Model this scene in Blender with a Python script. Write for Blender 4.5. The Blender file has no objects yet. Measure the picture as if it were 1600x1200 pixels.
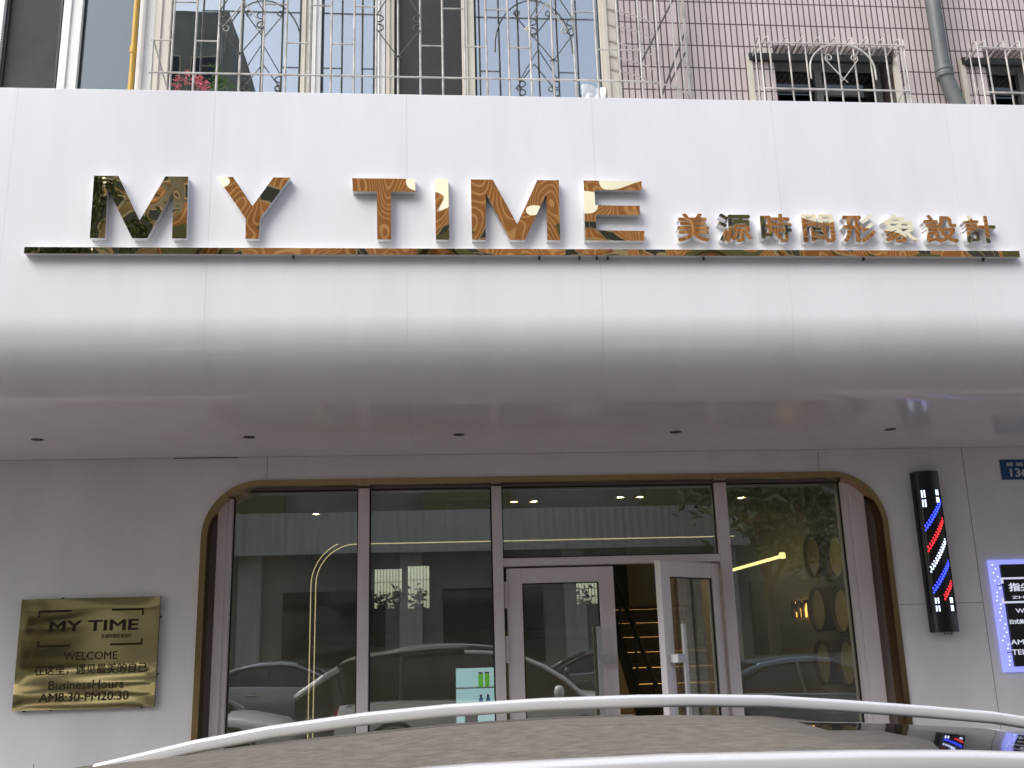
import bpy, bmesh, math, random
from mathutils import Vector, Matrix
random.seed(7)
R = math.radians
SC = bpy.context.scene
C = SC.collection

# ------------------------------------------------------------------ camera, sky, sun, exposure
CAM = Vector((0.0, -8.2, 1.75))
MR = ((0.9963974752600012, -0.07998315956024414, -0.028191585309370847),
      (0.007565312014235631, -0.2472678772060851, 0.9689176244429262),
      (0.08446796641107367, 0.9656403528688913, 0.2457719910030856))   # right, up, forward
FPX = 1540.0
cd = bpy.data.cameras.new('camera')
cam = bpy.data.objects.new('camera', cd); C.objects.link(cam)
m4 = Matrix(((MR[0][0], MR[1][0], -MR[2][0], CAM.x),
             (MR[0][1], MR[1][1], -MR[2][1], CAM.y),
             (MR[0][2], MR[1][2], -MR[2][2], CAM.z), (0, 0, 0, 1)))
cam.matrix_world = m4
cd.sensor_fit = 'HORIZONTAL'; cd.sensor_width = 36; cd.lens = 36*FPX/1600
cd.clip_start = 0.05; cd.clip_end = 2000
SC.camera = cam

SUN_EL, SUN_AZ = R(48), R(233)          # soft high light from the street side, thin overcast
w = bpy.data.worlds.new('World'); SC.world = w; w.use_nodes = True
nt = w.node_tree; nt.nodes.clear()
sky = nt.nodes.new('ShaderNodeTexSky'); sky.sky_type = 'NISHITA'; sky.sun_disc = False
sky.sun_elevation = SUN_EL; sky.sun_rotation = SUN_AZ
sky.air_density = 1.2; sky.dust_density = 2.0; sky.ozone_density = 1.0
hs = nt.nodes.new('ShaderNodeHueSaturation'); hs.inputs['Saturation'].default_value = 0.6
bg = nt.nodes.new('ShaderNodeBackground'); bg.inputs['Strength'].default_value = 0.15
wo = nt.nodes.new('ShaderNodeOutputWorld')
nt.links.new(sky.outputs[0], hs.inputs['Color']); nt.links.new(hs.outputs[0], bg.inputs['Color'])
nt.links.new(bg.outputs[0], wo.inputs['Surface'])
sl = bpy.data.lights.new('sun', 'SUN'); sl.energy = 1.5; sl.angle = R(40); sl.color = (1, .985, .96)
so = bpy.data.objects.new('sun', sl); C.objects.link(so)
sd = Vector((math.sin(SUN_AZ)*math.cos(SUN_EL), math.cos(SUN_AZ)*math.cos(SUN_EL), math.sin(SUN_EL)))
so.rotation_euler = sd.to_track_quat('Z', 'Y').to_euler()
so.location = (0, -20, 40)
vs = SC.view_settings
vs.view_transform = 'Standard'; vs.look = 'None'; vs.exposure = 0.96; vs.gamma = 1; vs.use_curve_mapping = False
SC.render.engine = 'CYCLES'
SC.cycles.max_bounces = 10; SC.cycles.diffuse_bounces = 5; SC.cycles.glossy_bounces = 5
SC.cycles.transparent_max_bounces = 16; SC.cycles.sample_clamp_indirect = 6
SC.cycles.use_denoising = True

# ------------------------------------------------------------------ helpers
def at(px, py, Y):
    """world (X, Z) on the plane Y = const that a pixel of the 1600x1200 photograph looks at"""
    a, b = (px-800)/FPX, (600-py)/FPX
    d = Vector((MR[0][i]*a+MR[1][i]*b+MR[2][i] for i in range(3)))
    t = (Y-CAM.y)/d.y
    return CAM.x+d.x*t, CAM.z+d.z*t
def ax(px, py, Y): return at(px, py, Y)[0]
def az(px, py, Y): return at(px, py, Y)[1]

def tag(o, label=None, cat=None, group=None, kind=None):
    if label: o['label'] = label
    if cat: o['category'] = cat
    if group: o['group'] = group
    if kind: o['kind'] = kind
    return o
def thing(name, label, cat, loc=(0, 0, 0), group=None):
    o = bpy.data.objects.new(name, None); C.objects.link(o); o.location = loc
    o.empty_display_size = .1
    return tag(o, label, cat, group)

class MB:
    def __init__(s): s.v = []; s.f = []; s.mi = []; s.cur = 0
    def add(s, vs, fs):
        n = len(s.v); s.v += [tuple(p) for p in vs]; s.f += [[i+n for i in f] for f in fs]; s.mi += [s.cur]*len(fs); return s
    def box(s, x0, x1, y0, y1, z0, z1):
        return s.add([(x0,y0,z0),(x1,y0,z0),(x1,y1,z0),(x0,y1,z0),(x0,y0,z1),(x1,y0,z1),(x1,y1,z1),(x0,y1,z1)],
                     [(0,3,2,1),(4,5,6,7),(0,1,5,4),(1,2,6,5),(2,3,7,6),(3,0,4,7)])
    def tube(s, pts, r, n=8, closed=False, rz=None):
        P = [Vector(p) for p in pts]; k = len(P); rings = []
        prev = None
        for i, p in enumerate(P):
            a = P[(i-1) % k] if (closed or i > 0) else p
            b = P[(i+1) % k] if (closed or i < k-1) else p
            t = (b-a)
            t = t.normalized() if t.length > 1e-9 else Vector((0, 0, 1))
            if prev is None:
                ref = Vector((0, 0, 1)) if abs(t.z) < .9 else Vector((0, 1, 0))
                u = t.cross(ref).normalized()
            else:
                u = prev-t*prev.dot(t); u = u.normalized() if u.length > 1e-6 else t.orthogonal().normalized()
            prev = u; v = t.cross(u)
            rr = r[i] if isinstance(r, (list, tuple)) else r
            rings.append([p+u*(rr*math.cos(2*math.pi*j/n))+v*(rr*math.sin(2*math.pi*j/n)) for j in range(n)])
        vs = [q for ring in rings for q in ring]; fs = []
        for i in range(k if closed else k-1):
            for j in range(n):
                a, b = i*n+j, i*n+(j+1) % n; c, d = ((i+1) % k)*n+(j+1) % n, ((i+1) % k)*n+j
                fs.append((a, b, c, d))
        if not closed: fs += [tuple(range(n))[::-1], tuple(range((k-1)*n, k*n))]
        return s.add(vs, fs)
    def loft(s, rings, closed=True, caps=True):
        n = len(rings[0]); vs = [q for r_ in rings for q in r_]; fs = []
        for i in range(len(rings)-1):
            for j in range(n if closed else n-1):
                fs.append((i*n+j, i*n+(j+1) % n, (i+1)*n+(j+1) % n, (i+1)*n+j))
        if caps: fs += [tuple(range(n))[::-1], tuple(range((len(rings)-1)*n, len(rings)*n))]
        return s.add(vs, fs)
    def lathe(s, prof, c, axis='z', n=24):
        """prof: (radius, height) pairs turned round an axis through c"""
        rings = []
        for r, h in prof:
            ring = []
            for j in range(n):
                a = 2*math.pi*j/n; u, v = r*math.cos(a), r*math.sin(a)
                if axis == 'z': ring.append((c[0]+u, c[1]+v, c[2]+h))
                elif axis == 'y': ring.append((c[0]+u, c[1]+h, c[2]+v))
                else: ring.append((c[0]+h, c[1]+u, c[2]+v))
            rings.append(ring)
        return s.loft(rings)
    def flipx(s, on=True):
        if on: s.v = [(-x, y, z) for x, y, z in s.v]
        return s
    def build(s, name, mat, parent=None, smooth=None, bevel=0, keep=False):
        me = bpy.data.meshes.new(name)
        off = Vector((0, 0, 0))
        if parent is not None and not keep:
            q = parent
            while q is not None: off += Vector(q.location); q = q.parent
        me.from_pydata([Vector(p)-off for p in s.v], [], s.f)
        return finish(me, name, mat, parent, smooth, bevel, s.mi)

def finish(me, name, mat, parent=None, smooth=None, bevel=0, mi=None):
    b = bmesh.new(); b.from_mesh(me)
    bmesh.ops.recalc_face_normals(b, faces=b.faces); b.to_mesh(me); b.free()
    mats = mat if isinstance(mat, (list, tuple)) else [mat]
    for m in mats: me.materials.append(m)
    if mi and len(mats) > 1: me.polygons.foreach_set('material_index', mi)
    if smooth is not None:
        me.polygons.foreach_set('use_smooth', [True]*len(me.polygons)); me.set_sharp_from_angle(angle=R(smooth))
    o = bpy.data.objects.new(name, me); C.objects.link(o)
    if parent is not None: o.parent = parent
    if bevel:
        bv = o.modifiers.new('bevel', 'BEVEL'); bv.width = bevel; bv.segments = 2; bv.limit_method = 'ANGLE'
    return o

def curve_mesh(cu):
    o = bpy.data.objects.new('tmp', cu); C.objects.link(o)
    dg = bpy.context.evaluated_depsgraph_get()
    me = bpy.data.meshes.new_from_object(o.evaluated_get(dg))
    bpy.data.objects.remove(o); return me
def shape(loops, y0, y1, name, mat, parent=None, smooth=None, bevel=0):
    """closed loops of (x, z), the first the outline and the others holes, standing between y0 and y1"""
    me = loops_mesh(loops, y0, y1); off = Vector((0, 0, 0)); q = parent
    while q is not None: off += Vector(q.location); q = q.parent
    me.transform(Matrix.Translation(-off))
    return finish(me, name, mat, parent, smooth, bevel)
def loops_mesh(loops, y0, y1):
    cu = bpy.data.curves.new('c', 'CURVE'); cu.dimensions = '2D'; cu.fill_mode = 'BOTH'; cu.extrude = abs(y1-y0)/2
    for lp in loops:
        sp = cu.splines.new('POLY'); sp.points.add(len(lp)-1)
        for p, q in zip(sp.points, lp): p.co = (q[0], q[1], 0, 1)
        sp.use_cyclic_u = True
    me = curve_mesh(cu)
    me.transform(Matrix(((1,0,0,0),(0,0,-1,(y0+y1)/2),(0,1,0,0),(0,0,0,1))))
    b = bmesh.new(); b.from_mesh(me); bmesh.ops.remove_doubles(b, verts=b.verts, dist=1e-5); b.to_mesh(me); b.free()
    return me
def rrect(x0, x1, z0, z1, r, n=10, corners='tl tr bl br'):
    P = []
    for cx, cz, a0, k in ((x1-r, z1-r, 0, 'tr'), (x0+r, z1-r, 90, 'tl'), (x0+r, z0+r, 180, 'bl'), (x1-r, z0+r, 270, 'br')):
        if k in corners:
            P += [(cx+r*math.cos(R(a0+90*i/n)), cz+r*math.sin(R(a0+90*i/n))) for i in range(n+1)]
        else:
            P.append({'tr': (x1, z1), 'tl': (x0, z1), 'bl': (x0, z0), 'br': (x1, z0)}[k])
    return P
def text_mesh(body, x0, x1, z0, z1, yf, th, bold=0.0):
    """lettering fitted to a box on a plane facing the street (-Y); front at yf"""
    cu = bpy.data.curves.new('t', 'FONT'); cu.body = body; cu.extrude = .05; cu.resolution_u = 4
    me = curve_mesh(cu)
    if bold:   # heavier strokes: the same outline laid over itself a little to each side
        b = bmesh.new()
        for i, (dx, dz) in enumerate(((0, 0), (bold, 0), (-bold, 0), (0, bold), (0, -bold), (bold*.7, bold*.7), (-bold*.7, -bold*.7), (bold*.7, -bold*.7), (-bold*.7, bold*.7))):
            m2 = me.copy(); m2.transform(Matrix.Translation((dx, dz, -.0006*i))); b.from_mesh(m2); bpy.data.meshes.remove(m2)
        b.to_mesh(me); b.free()
    xs = [v.co.x for v in me.vertices]; ys = [v.co.y for v in me.vertices]
    a, b, c, d = min(xs), max(xs), min(ys), max(ys)
    for v in me.vertices:
        v.co = (x0+(v.co.x-a)/(b-a)*(x1-x0), yf+(.5-v.co.z/.1)*th, z0+(v.co.y-c)/(d-c)*(z1-z0))
    return me
def text(name, body, x0, x1, z0, z1, yf, th, mat, parent, bold=0.0):
    me = text_mesh(body, x0, x1, z0, z1, yf, th, bold)
    off = Vector((0, 0, 0)); q = parent
    while q is not None: off += Vector(q.location); q = q.parent
    me.transform(Matrix.Translation(-off))
    return finish(me, name, mat, parent)
def lerp(tab, x):
    if x <= tab[0][0]: return tab[0][1]
    for (a, p), (b, q) in zip(tab, tab[1:]):
        if x <= b: return p+(q-p)*(x-a)/(b-a)
    return tab[-1][1]

# ------------------------------------------------------------------ materials
def nodes(name):
    m = bpy.data.materials.new(name); m.use_nodes = True
    t = m.node_tree; return m, t, t.nodes['Principled BSDF']
def N(t, typ, **kw):
    n = t.nodes.new(typ)
    for k, v in kw.items():
        if k in n.inputs: n.inputs[k].default_value = v
        else: setattr(n, k, v)
    return n
def mat(name, col, rough=.5, metal=0, var=0, vscale=4, bump=0, bscale=40, spec=.5, coat=0, stretch=(1, 1, 1), bdist=.01, detail=4):
    m, t, b = nodes(name)
    b.inputs['Roughness'].default_value = rough; b.inputs['Metallic'].default_value = metal
    b.inputs['Specular IOR Level'].default_value = spec; b.inputs['Coat Weight'].default_value = coat
    b.inputs['Base Color'].default_value = (*col, 1)
    if var or bump:
        tc = N(t, 'ShaderNodeTexCoord'); mp = N(t, 'ShaderNodeMapping'); mp.inputs['Scale'].default_value = stretch
        t.links.new(tc.outputs['Object'], mp.inputs['Vector'])
    if var:
        no = N(t, 'ShaderNodeTexNoise', Scale=vscale, Detail=detail, Roughness=.6)
        mr = N(t, 'ShaderNodeMapRange'); mr.inputs['From Min'].default_value = .3; mr.inputs['From Max'].default_value = .7
        mr.inputs['To Min'].default_value = 1-var; mr.inputs['To Max'].default_value = 1+var*.6
        mx = N(t, 'ShaderNodeVectorMath', operation='SCALE'); mx.inputs[0].default_value = col
        t.links.new(mp.outputs[0], no.inputs['Vector']); t.links.new(no.outputs['Fac'], mr.inputs['Value'])
        t.links.new(mr.outputs[0], mx.inputs['Scale']); t.links.new(mx.outputs[0], b.inputs['Base Color'])
    if bump:
        nb = N(t, 'ShaderNodeTexNoise', Scale=bscale, Detail=3); bp = N(t, 'ShaderNodeBump', Strength=bump, Distance=bdist)
        t.links.new(mp.outputs[0], nb.inputs['Vector']); t.links.new(nb.outputs['Fac'], bp.inputs['Height'])
        t.links.new(bp.outputs[0], b.inputs['Normal'])
    return m
def emit(name, col, strength):
    m, t, b = nodes(name); b.inputs['Base Color'].default_value = (*[c*.5 for c in col], 1)
    b.inputs['Emission Color'].default_value = (*col, 1); b.inputs['Emission Strength'].default_value = strength
    return m
def glass(name, tint, refl, rough=0.0, wav=0, wscale=1.2, dust=0):
    m = bpy.data.materials.new(name); m.use_nodes = True; t = m.node_tree; t.nodes.clear()
    tr = N(t, 'ShaderNodeBsdfTransparent', Color=(*tint, 1)); gl = N(t, 'ShaderNodeBsdfGlossy', Roughness=rough, Color=(.95, .97, .98, 1))
    ge = N(t, 'ShaderNodeNewGeometry'); dt = N(t, 'ShaderNodeVectorMath', operation='DOT_PRODUCT')
    t.links.new(ge.outputs['Normal'], dt.inputs[0]); t.links.new(ge.outputs['Incoming'], dt.inputs[1])
    ab = N(t, 'ShaderNodeMath', operation='ABSOLUTE'); iv = N(t, 'ShaderNodeMath', operation='SUBTRACT'); iv.inputs[0].default_value = 1
    pw = N(t, 'ShaderNodeMath', operation='POWER'); pw.inputs[1].default_value = 5
    t.links.new(dt.outputs['Value'], ab.inputs[0]); t.links.new(ab.outputs[0], iv.inputs[1]); t.links.new(iv.outputs[0], pw.inputs[0])
    fr = pw; ma = N(t, 'ShaderNodeMath', operation='ADD', use_clamp=True); ma.inputs[1].default_value = refl+.04   # Schlick
    mx = N(t, 'ShaderNodeMixShader'); o = N(t, 'ShaderNodeOutputMaterial')
    t.links.new(fr.outputs[0], ma.inputs[0]); t.links.new(ma.outputs[0], mx.inputs[0])
    t.links.new(tr.outputs[0], mx.inputs[1]); t.links.new(gl.outputs[0], mx.inputs[2])
    if dust:   # thin dusty film, thicker in patches
        di = N(t, 'ShaderNodeBsdfDiffuse', Color=(.62, .6, .54, 1)); m2 = N(t, 'ShaderNodeMixShader')
        tc2 = N(t, 'ShaderNodeTexCoord'); mp2 = N(t, 'ShaderNodeMapping'); mp2.inputs['Scale'].default_value = (2.5, 1, .6)
        nz2 = N(t, 'ShaderNodeTexNoise', Scale=1.6, Detail=6, Roughness=.65); mr2 = N(t, 'ShaderNodeMapRange')
        mr2.inputs['From Min'].default_value = .3; mr2.inputs['From Max'].default_value = .7; mr2.inputs['To Min'].default_value = dust*.5; mr2.inputs['To Max'].default_value = dust*1.6
        t.links.new(tc2.outputs['Object'], mp2.inputs[0]); t.links.new(mp2.outputs[0], nz2.inputs['Vector']); t.links.new(nz2.outputs['Fac'], mr2.inputs['Value'])
        t.links.new(mr2.outputs[0], m2.inputs[0]); t.links.new(mx.outputs[0], m2.inputs[1]); t.links.new(di.outputs[0], m2.inputs[2]); t.links.new(m2.outputs[0], o.inputs['Surface'])
    else:
        t.links.new(mx.outputs[0], o.inputs['Surface'])
    if wav:
        tc = N(t, 'ShaderNodeTexCoord'); nb = N(t, 'ShaderNodeTexNoise', Scale=wscale, Detail=1); bp = N(t, 'ShaderNodeBump', Strength=wav, Distance=.02)
        t.links.new(tc.outputs['Object'], nb.inputs['Vector']); t.links.new(nb.outputs['Fac'], bp.inputs['Height']); t.links.new(bp.outputs[0], gl.inputs['Normal'])
    return m
def gold(name, col, rough, wav, wscale, stretch=(1, 1, 1), dist=.03):
    m, t, b = nodes(name)
    b.inputs['Base Color'].default_value = (*col, 1); b.inputs['Metallic'].default_value = 1; b.inputs['Roughness'].default_value = rough
    if wav:
        tc = N(t, 'ShaderNodeTexCoord'); mp = N(t, 'ShaderNodeMapping'); mp.inputs['Scale'].default_value = stretch
        oi = N(t, 'ShaderNodeObjectInfo'); ad = N(t, 'ShaderNodeVectorMath', operation='ADD')
        nb = N(t, 'ShaderNodeTexNoise', Scale=wscale, Detail=1.0, Roughness=.4); bp = N(t, 'ShaderNodeBump', Strength=wav, Distance=dist)
        t.links.new(tc.outputs['Object'], mp.inputs[0]); t.links.new(mp.outputs[0], ad.inputs[0]); t.links.new(oi.outputs['Location'], ad.inputs[1])
        t.links.new(ad.outputs[0], nb.inputs['Vector']); t.links.new(nb.outputs['Fac'], bp.inputs['Height']); t.links.new(bp.outputs[0], b.inputs['Normal'])
    return m
def tile_mat(name, c1, c2, mortar, bw, rh, ms, offset=0.0, plane='xz', rough=.55, shift=(0, 0), stain=.12):
    m, t, b = nodes(name)
    tc = N(t, 'ShaderNodeTexCoord'); sx = N(t, 'ShaderNodeSeparateXYZ'); cx = N(t, 'ShaderNodeCombineXYZ')
    a1 = N(t, 'ShaderNodeMath', operation='ADD'); a1.inputs[1].default_value = shift[0]
    a2 = N(t, 'ShaderNodeMath', operation='ADD'); a2.inputs[1].default_value = shift[1]
    br = N(t, 'ShaderNodeTexBrick'); br.offset = offset; br.squash = 1
    br.inputs['Scale'].default_value = 1; br.inputs['Brick Width'].default_value = bw; br.inputs['Row Height'].default_value = rh
    br.inputs['Mortar Size'].default_value = ms; br.inputs['Mortar Smooth'].default_value = .1; br.inputs['Bias'].default_value = 0
    br.inputs['Color1'].default_value = (*c1, 1); br.inputs['Color2'].default_value = (*c2, 1); br.inputs['Mortar'].default_value = (*mortar, 1)
    t.links.new(tc.outputs['Object'], sx.inputs[0]); t.links.new(sx.outputs['X'], a1.inputs[0])
    t.links.new(sx.outputs['Z' if plane == 'xz' else 'Y'], a2.inputs[0])
    t.links.new(a1.outputs[0], cx.inputs[0]); t.links.new(a2.outputs[0], cx.inputs[1]); t.links.new(cx.outputs[0], br.inputs['Vector'])
    no = N(t, 'ShaderNodeTexNoise', Scale=1.3, Detail=6, Roughness=.65); mr = N(t, 'ShaderNodeMapRange')
    mr.inputs['From Min'].default_value = .3; mr.inputs['From Max'].default_value = .7; mr.inputs['To Min'].default_value = 1-stain; mr.inputs['To Max'].default_value = 1+stain*.5
    sc = N(t, 'ShaderNodeVectorMath', operation='SCALE')
    t.links.new(tc.outputs['Object'], no.inputs['Vector']); t.links.new(no.outputs['Fac'], mr.inputs['Value'])
    t.links.new(br.outputs['Color'], sc.inputs[0]); t.links.new(mr.outputs[0], sc.inputs['Scale']); t.links.new(sc.outputs[0], b.inputs['Base Color'])
    bp = N(t, 'ShaderNodeBump', Strength=.5, Distance=.004); bp.invert = True
    t.links.new(br.outputs['Fac'], bp.inputs['Height']); t.links.new(bp.outputs[0], b.inputs['Normal'])
    b.inputs['Roughness'].default_value = rough
    return m

M = {}
M['panel'] = mat('white_composite_panel', (.80, .79, .81), .16, var=.045, vscale=1.6, stretch=(2.2, 1, .35), bump=.10, bscale=1.1, bdist=.02)
M['clad'] = mat('white_wall_panel', (.78, .76, .765), .2, var=.09, vscale=1.2, stretch=(1.5, 1, .7), bump=.1, bscale=1.0, bdist=.02)
M['joint'] = mat('joint_sealant', (.22, .2, .2), .8)
M['back'] = mat('panel_backing', (.8, .8, .81), .8)
M['hole'] = mat('dark_recess', (.01, .01, .01), .7)
M['gold_trim'] = gold('brushed_gold_trim', (.56, .38, .18), .2, .25, 2.0)
M['gold_mirror'] = gold('mirror_gold', (.95, .76, .45), .015, .6, 2.0, dist=.05)
M['gold_plate'] = gold('mirror_gold_plate', (1, .82, .38), .08, .45, 1.0, (.7, 1, 3.4), .05)
M['gold_drum'] = mat('satin_gold', (.8, .68, .3), .4, metal=.25)
M['return'] = mat('letter_return', (.8, .79, .79), .3)
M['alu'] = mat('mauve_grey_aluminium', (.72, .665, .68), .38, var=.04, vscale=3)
M['alu_shaded'] = mat('shaded_profile', (.17, .155, .16), .4)  # darker copy of the aluminium, shade of the reveal in its colour
M['steel'] = mat('brushed_steel_handle', (.62, .61, .61), .3, metal=.6)
M['gasket'] = mat('black_gasket', (.012, .012, .013), .5)
M['glass'] = glass('shop_glass', (.78, .80, .71), .22, 0, .035, .8, .055)
M['glass_up'] = glass('apartment_glass', (.55, .62, .66), .31, 0, .05, 1.5)
M['glass_green'] = glass('green_glass', (.35, .46, .44), .12, 0, .05, 1.5)
M['glass_dark'] = glass('dark_glass', (.2, .22, .24), .04, 0, .03)
M['screen'] = mat('insect_screen', (.032, .032, .035), .75, var=.25, vscale=2, bump=.4, bscale=3, bdist=.03)
M['pvc'] = mat('weathered_white_pvc', (.72, .71, .68), .4, var=.1, vscale=3, stretch=(2, 2, .5))
M['pvc_old'] = mat('yellowed_pvc', (.60, .55, .46), .5, var=.12, vscale=3, stretch=(2, 2, .5))
M['pvc_dim'] = mat('frame_with_shade', (.15, .15, .145), .6, var=.2)  # white frame with the deep opening's shade put into its colour
M['bars'] = mat('weathered_painted_bar', (.48, .455, .42), .5, var=.45, vscale=6, detail=6)
M['iron'] = mat('dark_iron', (.06, .055, .05), .6)
M['pipe'] = mat('grey_drainpipe', (.105, .115, .115), .5, var=.25, vscale=3)
M['yellow'] = mat('yellow_gas_pipe', (.55, .32, .03), .5, var=.15, vscale=3)
M['tile'] = tile_mat('pink_facade_tile', (.56, .475, .455), (.5, .42, .40), (.07, .05, .045), .0575, .24, .0068, shift=(20, 20.08))
M['paver'] = tile_mat('pavement_paver', (.15, .12, .112), (.125, .102, .096), (.08, .07, .065), .3, .15, .004, .5, 'xy', .8, (60, 60))
M['asphalt'] = mat('asphalt', (.042, .042, .042), .9, var=.25, vscale=3, bump=.3, bscale=80)
M['kerb'] = mat('granite_kerb', (.3, .29, .28), .8, var=.15, vscale=20)
M['black'] = mat('black_plastic', (.012, .012, .014), .35)
M['blacktrim'] = mat('black_trim', (.02, .02, .02), .5)
M['engrave'] = mat('engraved_dark', (.035, .025, .012), .35, metal=.5)
M['blue_plate'] = mat('blue_enamel', (.012, .07, .2), .35)
M['white_ink'] = mat('white_ink', (.62, .62, .64), .5)
M['led_blue'] = emit('blue_led', (.03, .05, 1), 2.2)
M['led_red'] = emit('red_led', (1, .03, .04), 1.1)
M['led_white'] = emit('white_led', (.6, .68, 1), 1.6)
M['led_off'] = mat('unlit_led_tube', (.03, .028, .026), .3)
M['edge_light'] = emit('edge_light', (.33, .36, 1), .5)
M['sign_ink'] = emit('backlit_lettering', (.8, .84, 1), .35)
M['led_warm'] = emit('warm_led_line', (1, .78, .36), 2.2); M['led_pale'] = emit('pale_led_line', (1, .82, .5), .8)
M['led_amber'] = emit('amber_step_light', (1, .52, .14), 3.2)
M['down'] = emit('warm_downlight', (1, .85, .6), 190)
M['display'] = emit('display_backlight', (.5, .78, 1), .75)
M['wall_in'] = mat('interior_plaster', (.55, .53, .43), .7, var=.1, vscale=1.5)
M['ceil_in'] = mat('interior_ceiling', (.26, .25, .2), .8)
M['floor_in'] = mat('interior_floor', (.16, .15, .13), .3)
M['cab'] = mat('dark_cabinet', (.02, .022, .022), .45)
M['wood'] = mat('walnut_ledge', (.16, .09, .045), .5, var=.2, vscale=5, stretch=(.3, 3, 6))
M['stair'] = mat('dark_stair', (.06, .048, .036), .5, var=.2, vscale=5)
M['leaf'] = mat('green_leaf', (.07, .16, .03), .5, var=.4, vscale=9)
M['leaf_in'] = mat('dark_leaf', (.012, .02, .01), .6)
M['petal'] = mat('pink_petal', (.62, .18, .2), .6, var=.3, vscale=15)
M['stem'] = mat('green_stem', (.08, .12, .03), .6)
M['pot'] = mat('clay_pot', (.3, .13, .07), .8)
M['paper'] = mat('white_plastic_sheet', (.7, .74, .76), .35, bump=.4, bscale=9, bdist=.03)
M['tyre'] = mat('tyre_rubber', (.015, .015, .015), .8)
M['rim'] = mat('alloy_rim', (.5, .5, .5), .3, metal=.9)
M['chrome'] = mat('satin_chrome', (.75, .75, .76), .16, metal=1)
M['carglass'] = mat('tinted_car_glass', (.012, .013, .015), .03, spec=.6)
M['tail'] = mat('red_lamp', (.4, .01, .01), .2)
M['lamp'] = mat('clear_lamp', (.5, .5, .5), .1)
M['dust'] = mat('dusty_roof', (.165, .142, .115), .5, var=.42, vscale=60, bump=.15, bscale=90, detail=10, stretch=(.75, 1, 1))
M['rail'] = mat('satin_roof_rail', (.74, .73, .73), .26, metal=.3)
M['white_car'] = mat('white_car_paint', (.82, .81, .79), .25, coat=.6)
M['silver_car'] = mat('silver_car_paint', (.42, .43, .44), .25, metal=.4, coat=.6)
M['grey_car'] = mat('grey_car_paint', (.11, .12, .13), .25, metal=.4, coat=.6)
M['blue_car'] = mat('steel_blue_car_paint', (.12, .17, .22), .25, metal=.3, coat=.6)
M['terracotta'] = tile_mat('terracotta_wall', (.6, .27, .11), (.5, .21, .085), (.85, .5, .27), .36, 40, .055, plane='xz', rough=.8, shift=(60, 20), stain=.2)
M['ochre'] = mat('ochre_render', (.42, .31, .17), .8, var=.2, vscale=.8)
M['grey_render'] = mat('grey_render', (.26, .255, .225), .8, var=.25, vscale=.8)
M['awning'] = mat('corrugated_sheet', (.46, .46, .42), .6, var=.15, vscale=1.5, stretch=(6, 1, .4))
M['shutter'] = mat('roller_shutter', (.3, .3, .28), .6, var=.1)
M['trunk'] = mat('bark', (.09, .07, .05), .9, var=.3, vscale=6)
M['crown'] = mat('tree_foliage', (.11, .16, .065), .6, var=.45, vscale=1.2)

# ------------------------------------------------------------------ ground, road, pavement
tag(MB().box(-300, 300, -300, 300, -.6, -.15).build('ground', M['asphalt']), kind='structure')
tag(MB().box(-120, 120, -17.5, -5.45, -.2, -.13).build('road', M['asphalt']), kind='structure')
tag(MB().box(-60, 60, -5.3, .09, -.4, 0).build('pavement', M['paver']), kind='structure')
tag(MB().box(-60, 60, -5.45, -5.304, -.4, .005).build('kerb', M['kerb'], bevel=.012), kind='structure')
tag(MB().box(-120, 120, -24, -17.6, -.4, 0).build('far_pavement', M['paver']), kind='structure')

# ------------------------------------------------------------------ shop front
shop = thing('shop_front', 'white panel clad salon shop front with rounded gold rimmed window below a curved canopy', 'shop front', (0, 0, 0))
OX0, OX1, OZ1, OR = -1.84, 3.915, 3.033, .46
ZS = 3.23
shape([[(-6.5, 0), (8, 0), (8, ZS+.25), (-6.5, ZS+.25)], rrect(OX0, OX1, .02, OZ1, OR, 14, 'tl tr')], 0, .1, 'cladding_wall', M['clad'], shop)
# joints of the wall panels
j = MB()
jz = az(1406, 945, 0)
for x0, x1, z0, z1 in ((-1.335, -1.331, OZ1+.012, ZS), (3.36, 3.364, OZ1+.012, ZS-.02), (4.665, 4.669, 0, ZS), (3.93, 4.664, jz, jz+.004),
                       (-3.0, -2.996, 0, .9)):
    j.box(x0, x1, -.0015, .004, z0, z1)
j.box(-6.5, 8, -.002, .004, ZS-.0015, ZS+.001)
j.build('panel_joint', M['joint'], shop)
# sealed crack left of the window
x0, z0 = at(272, 714, 0); x1, z1 = at(372, 714, 0)
MB().box(x0, x1, -.006, -.003, ZS-.006, ZS+.002).build('open_joint', M['gasket'], shop)
# gold surround
shape([rrect(OX0, OX1, .02, OZ1, OR, 14, 'tl tr'), rrect(OX0+.048, OX1-.048, .021, OZ1-.048, OR-.048, 14, 'tl tr')],
      -.016, .27, 'window_surround', M['gold_trim'], shop, smooth=30)
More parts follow.
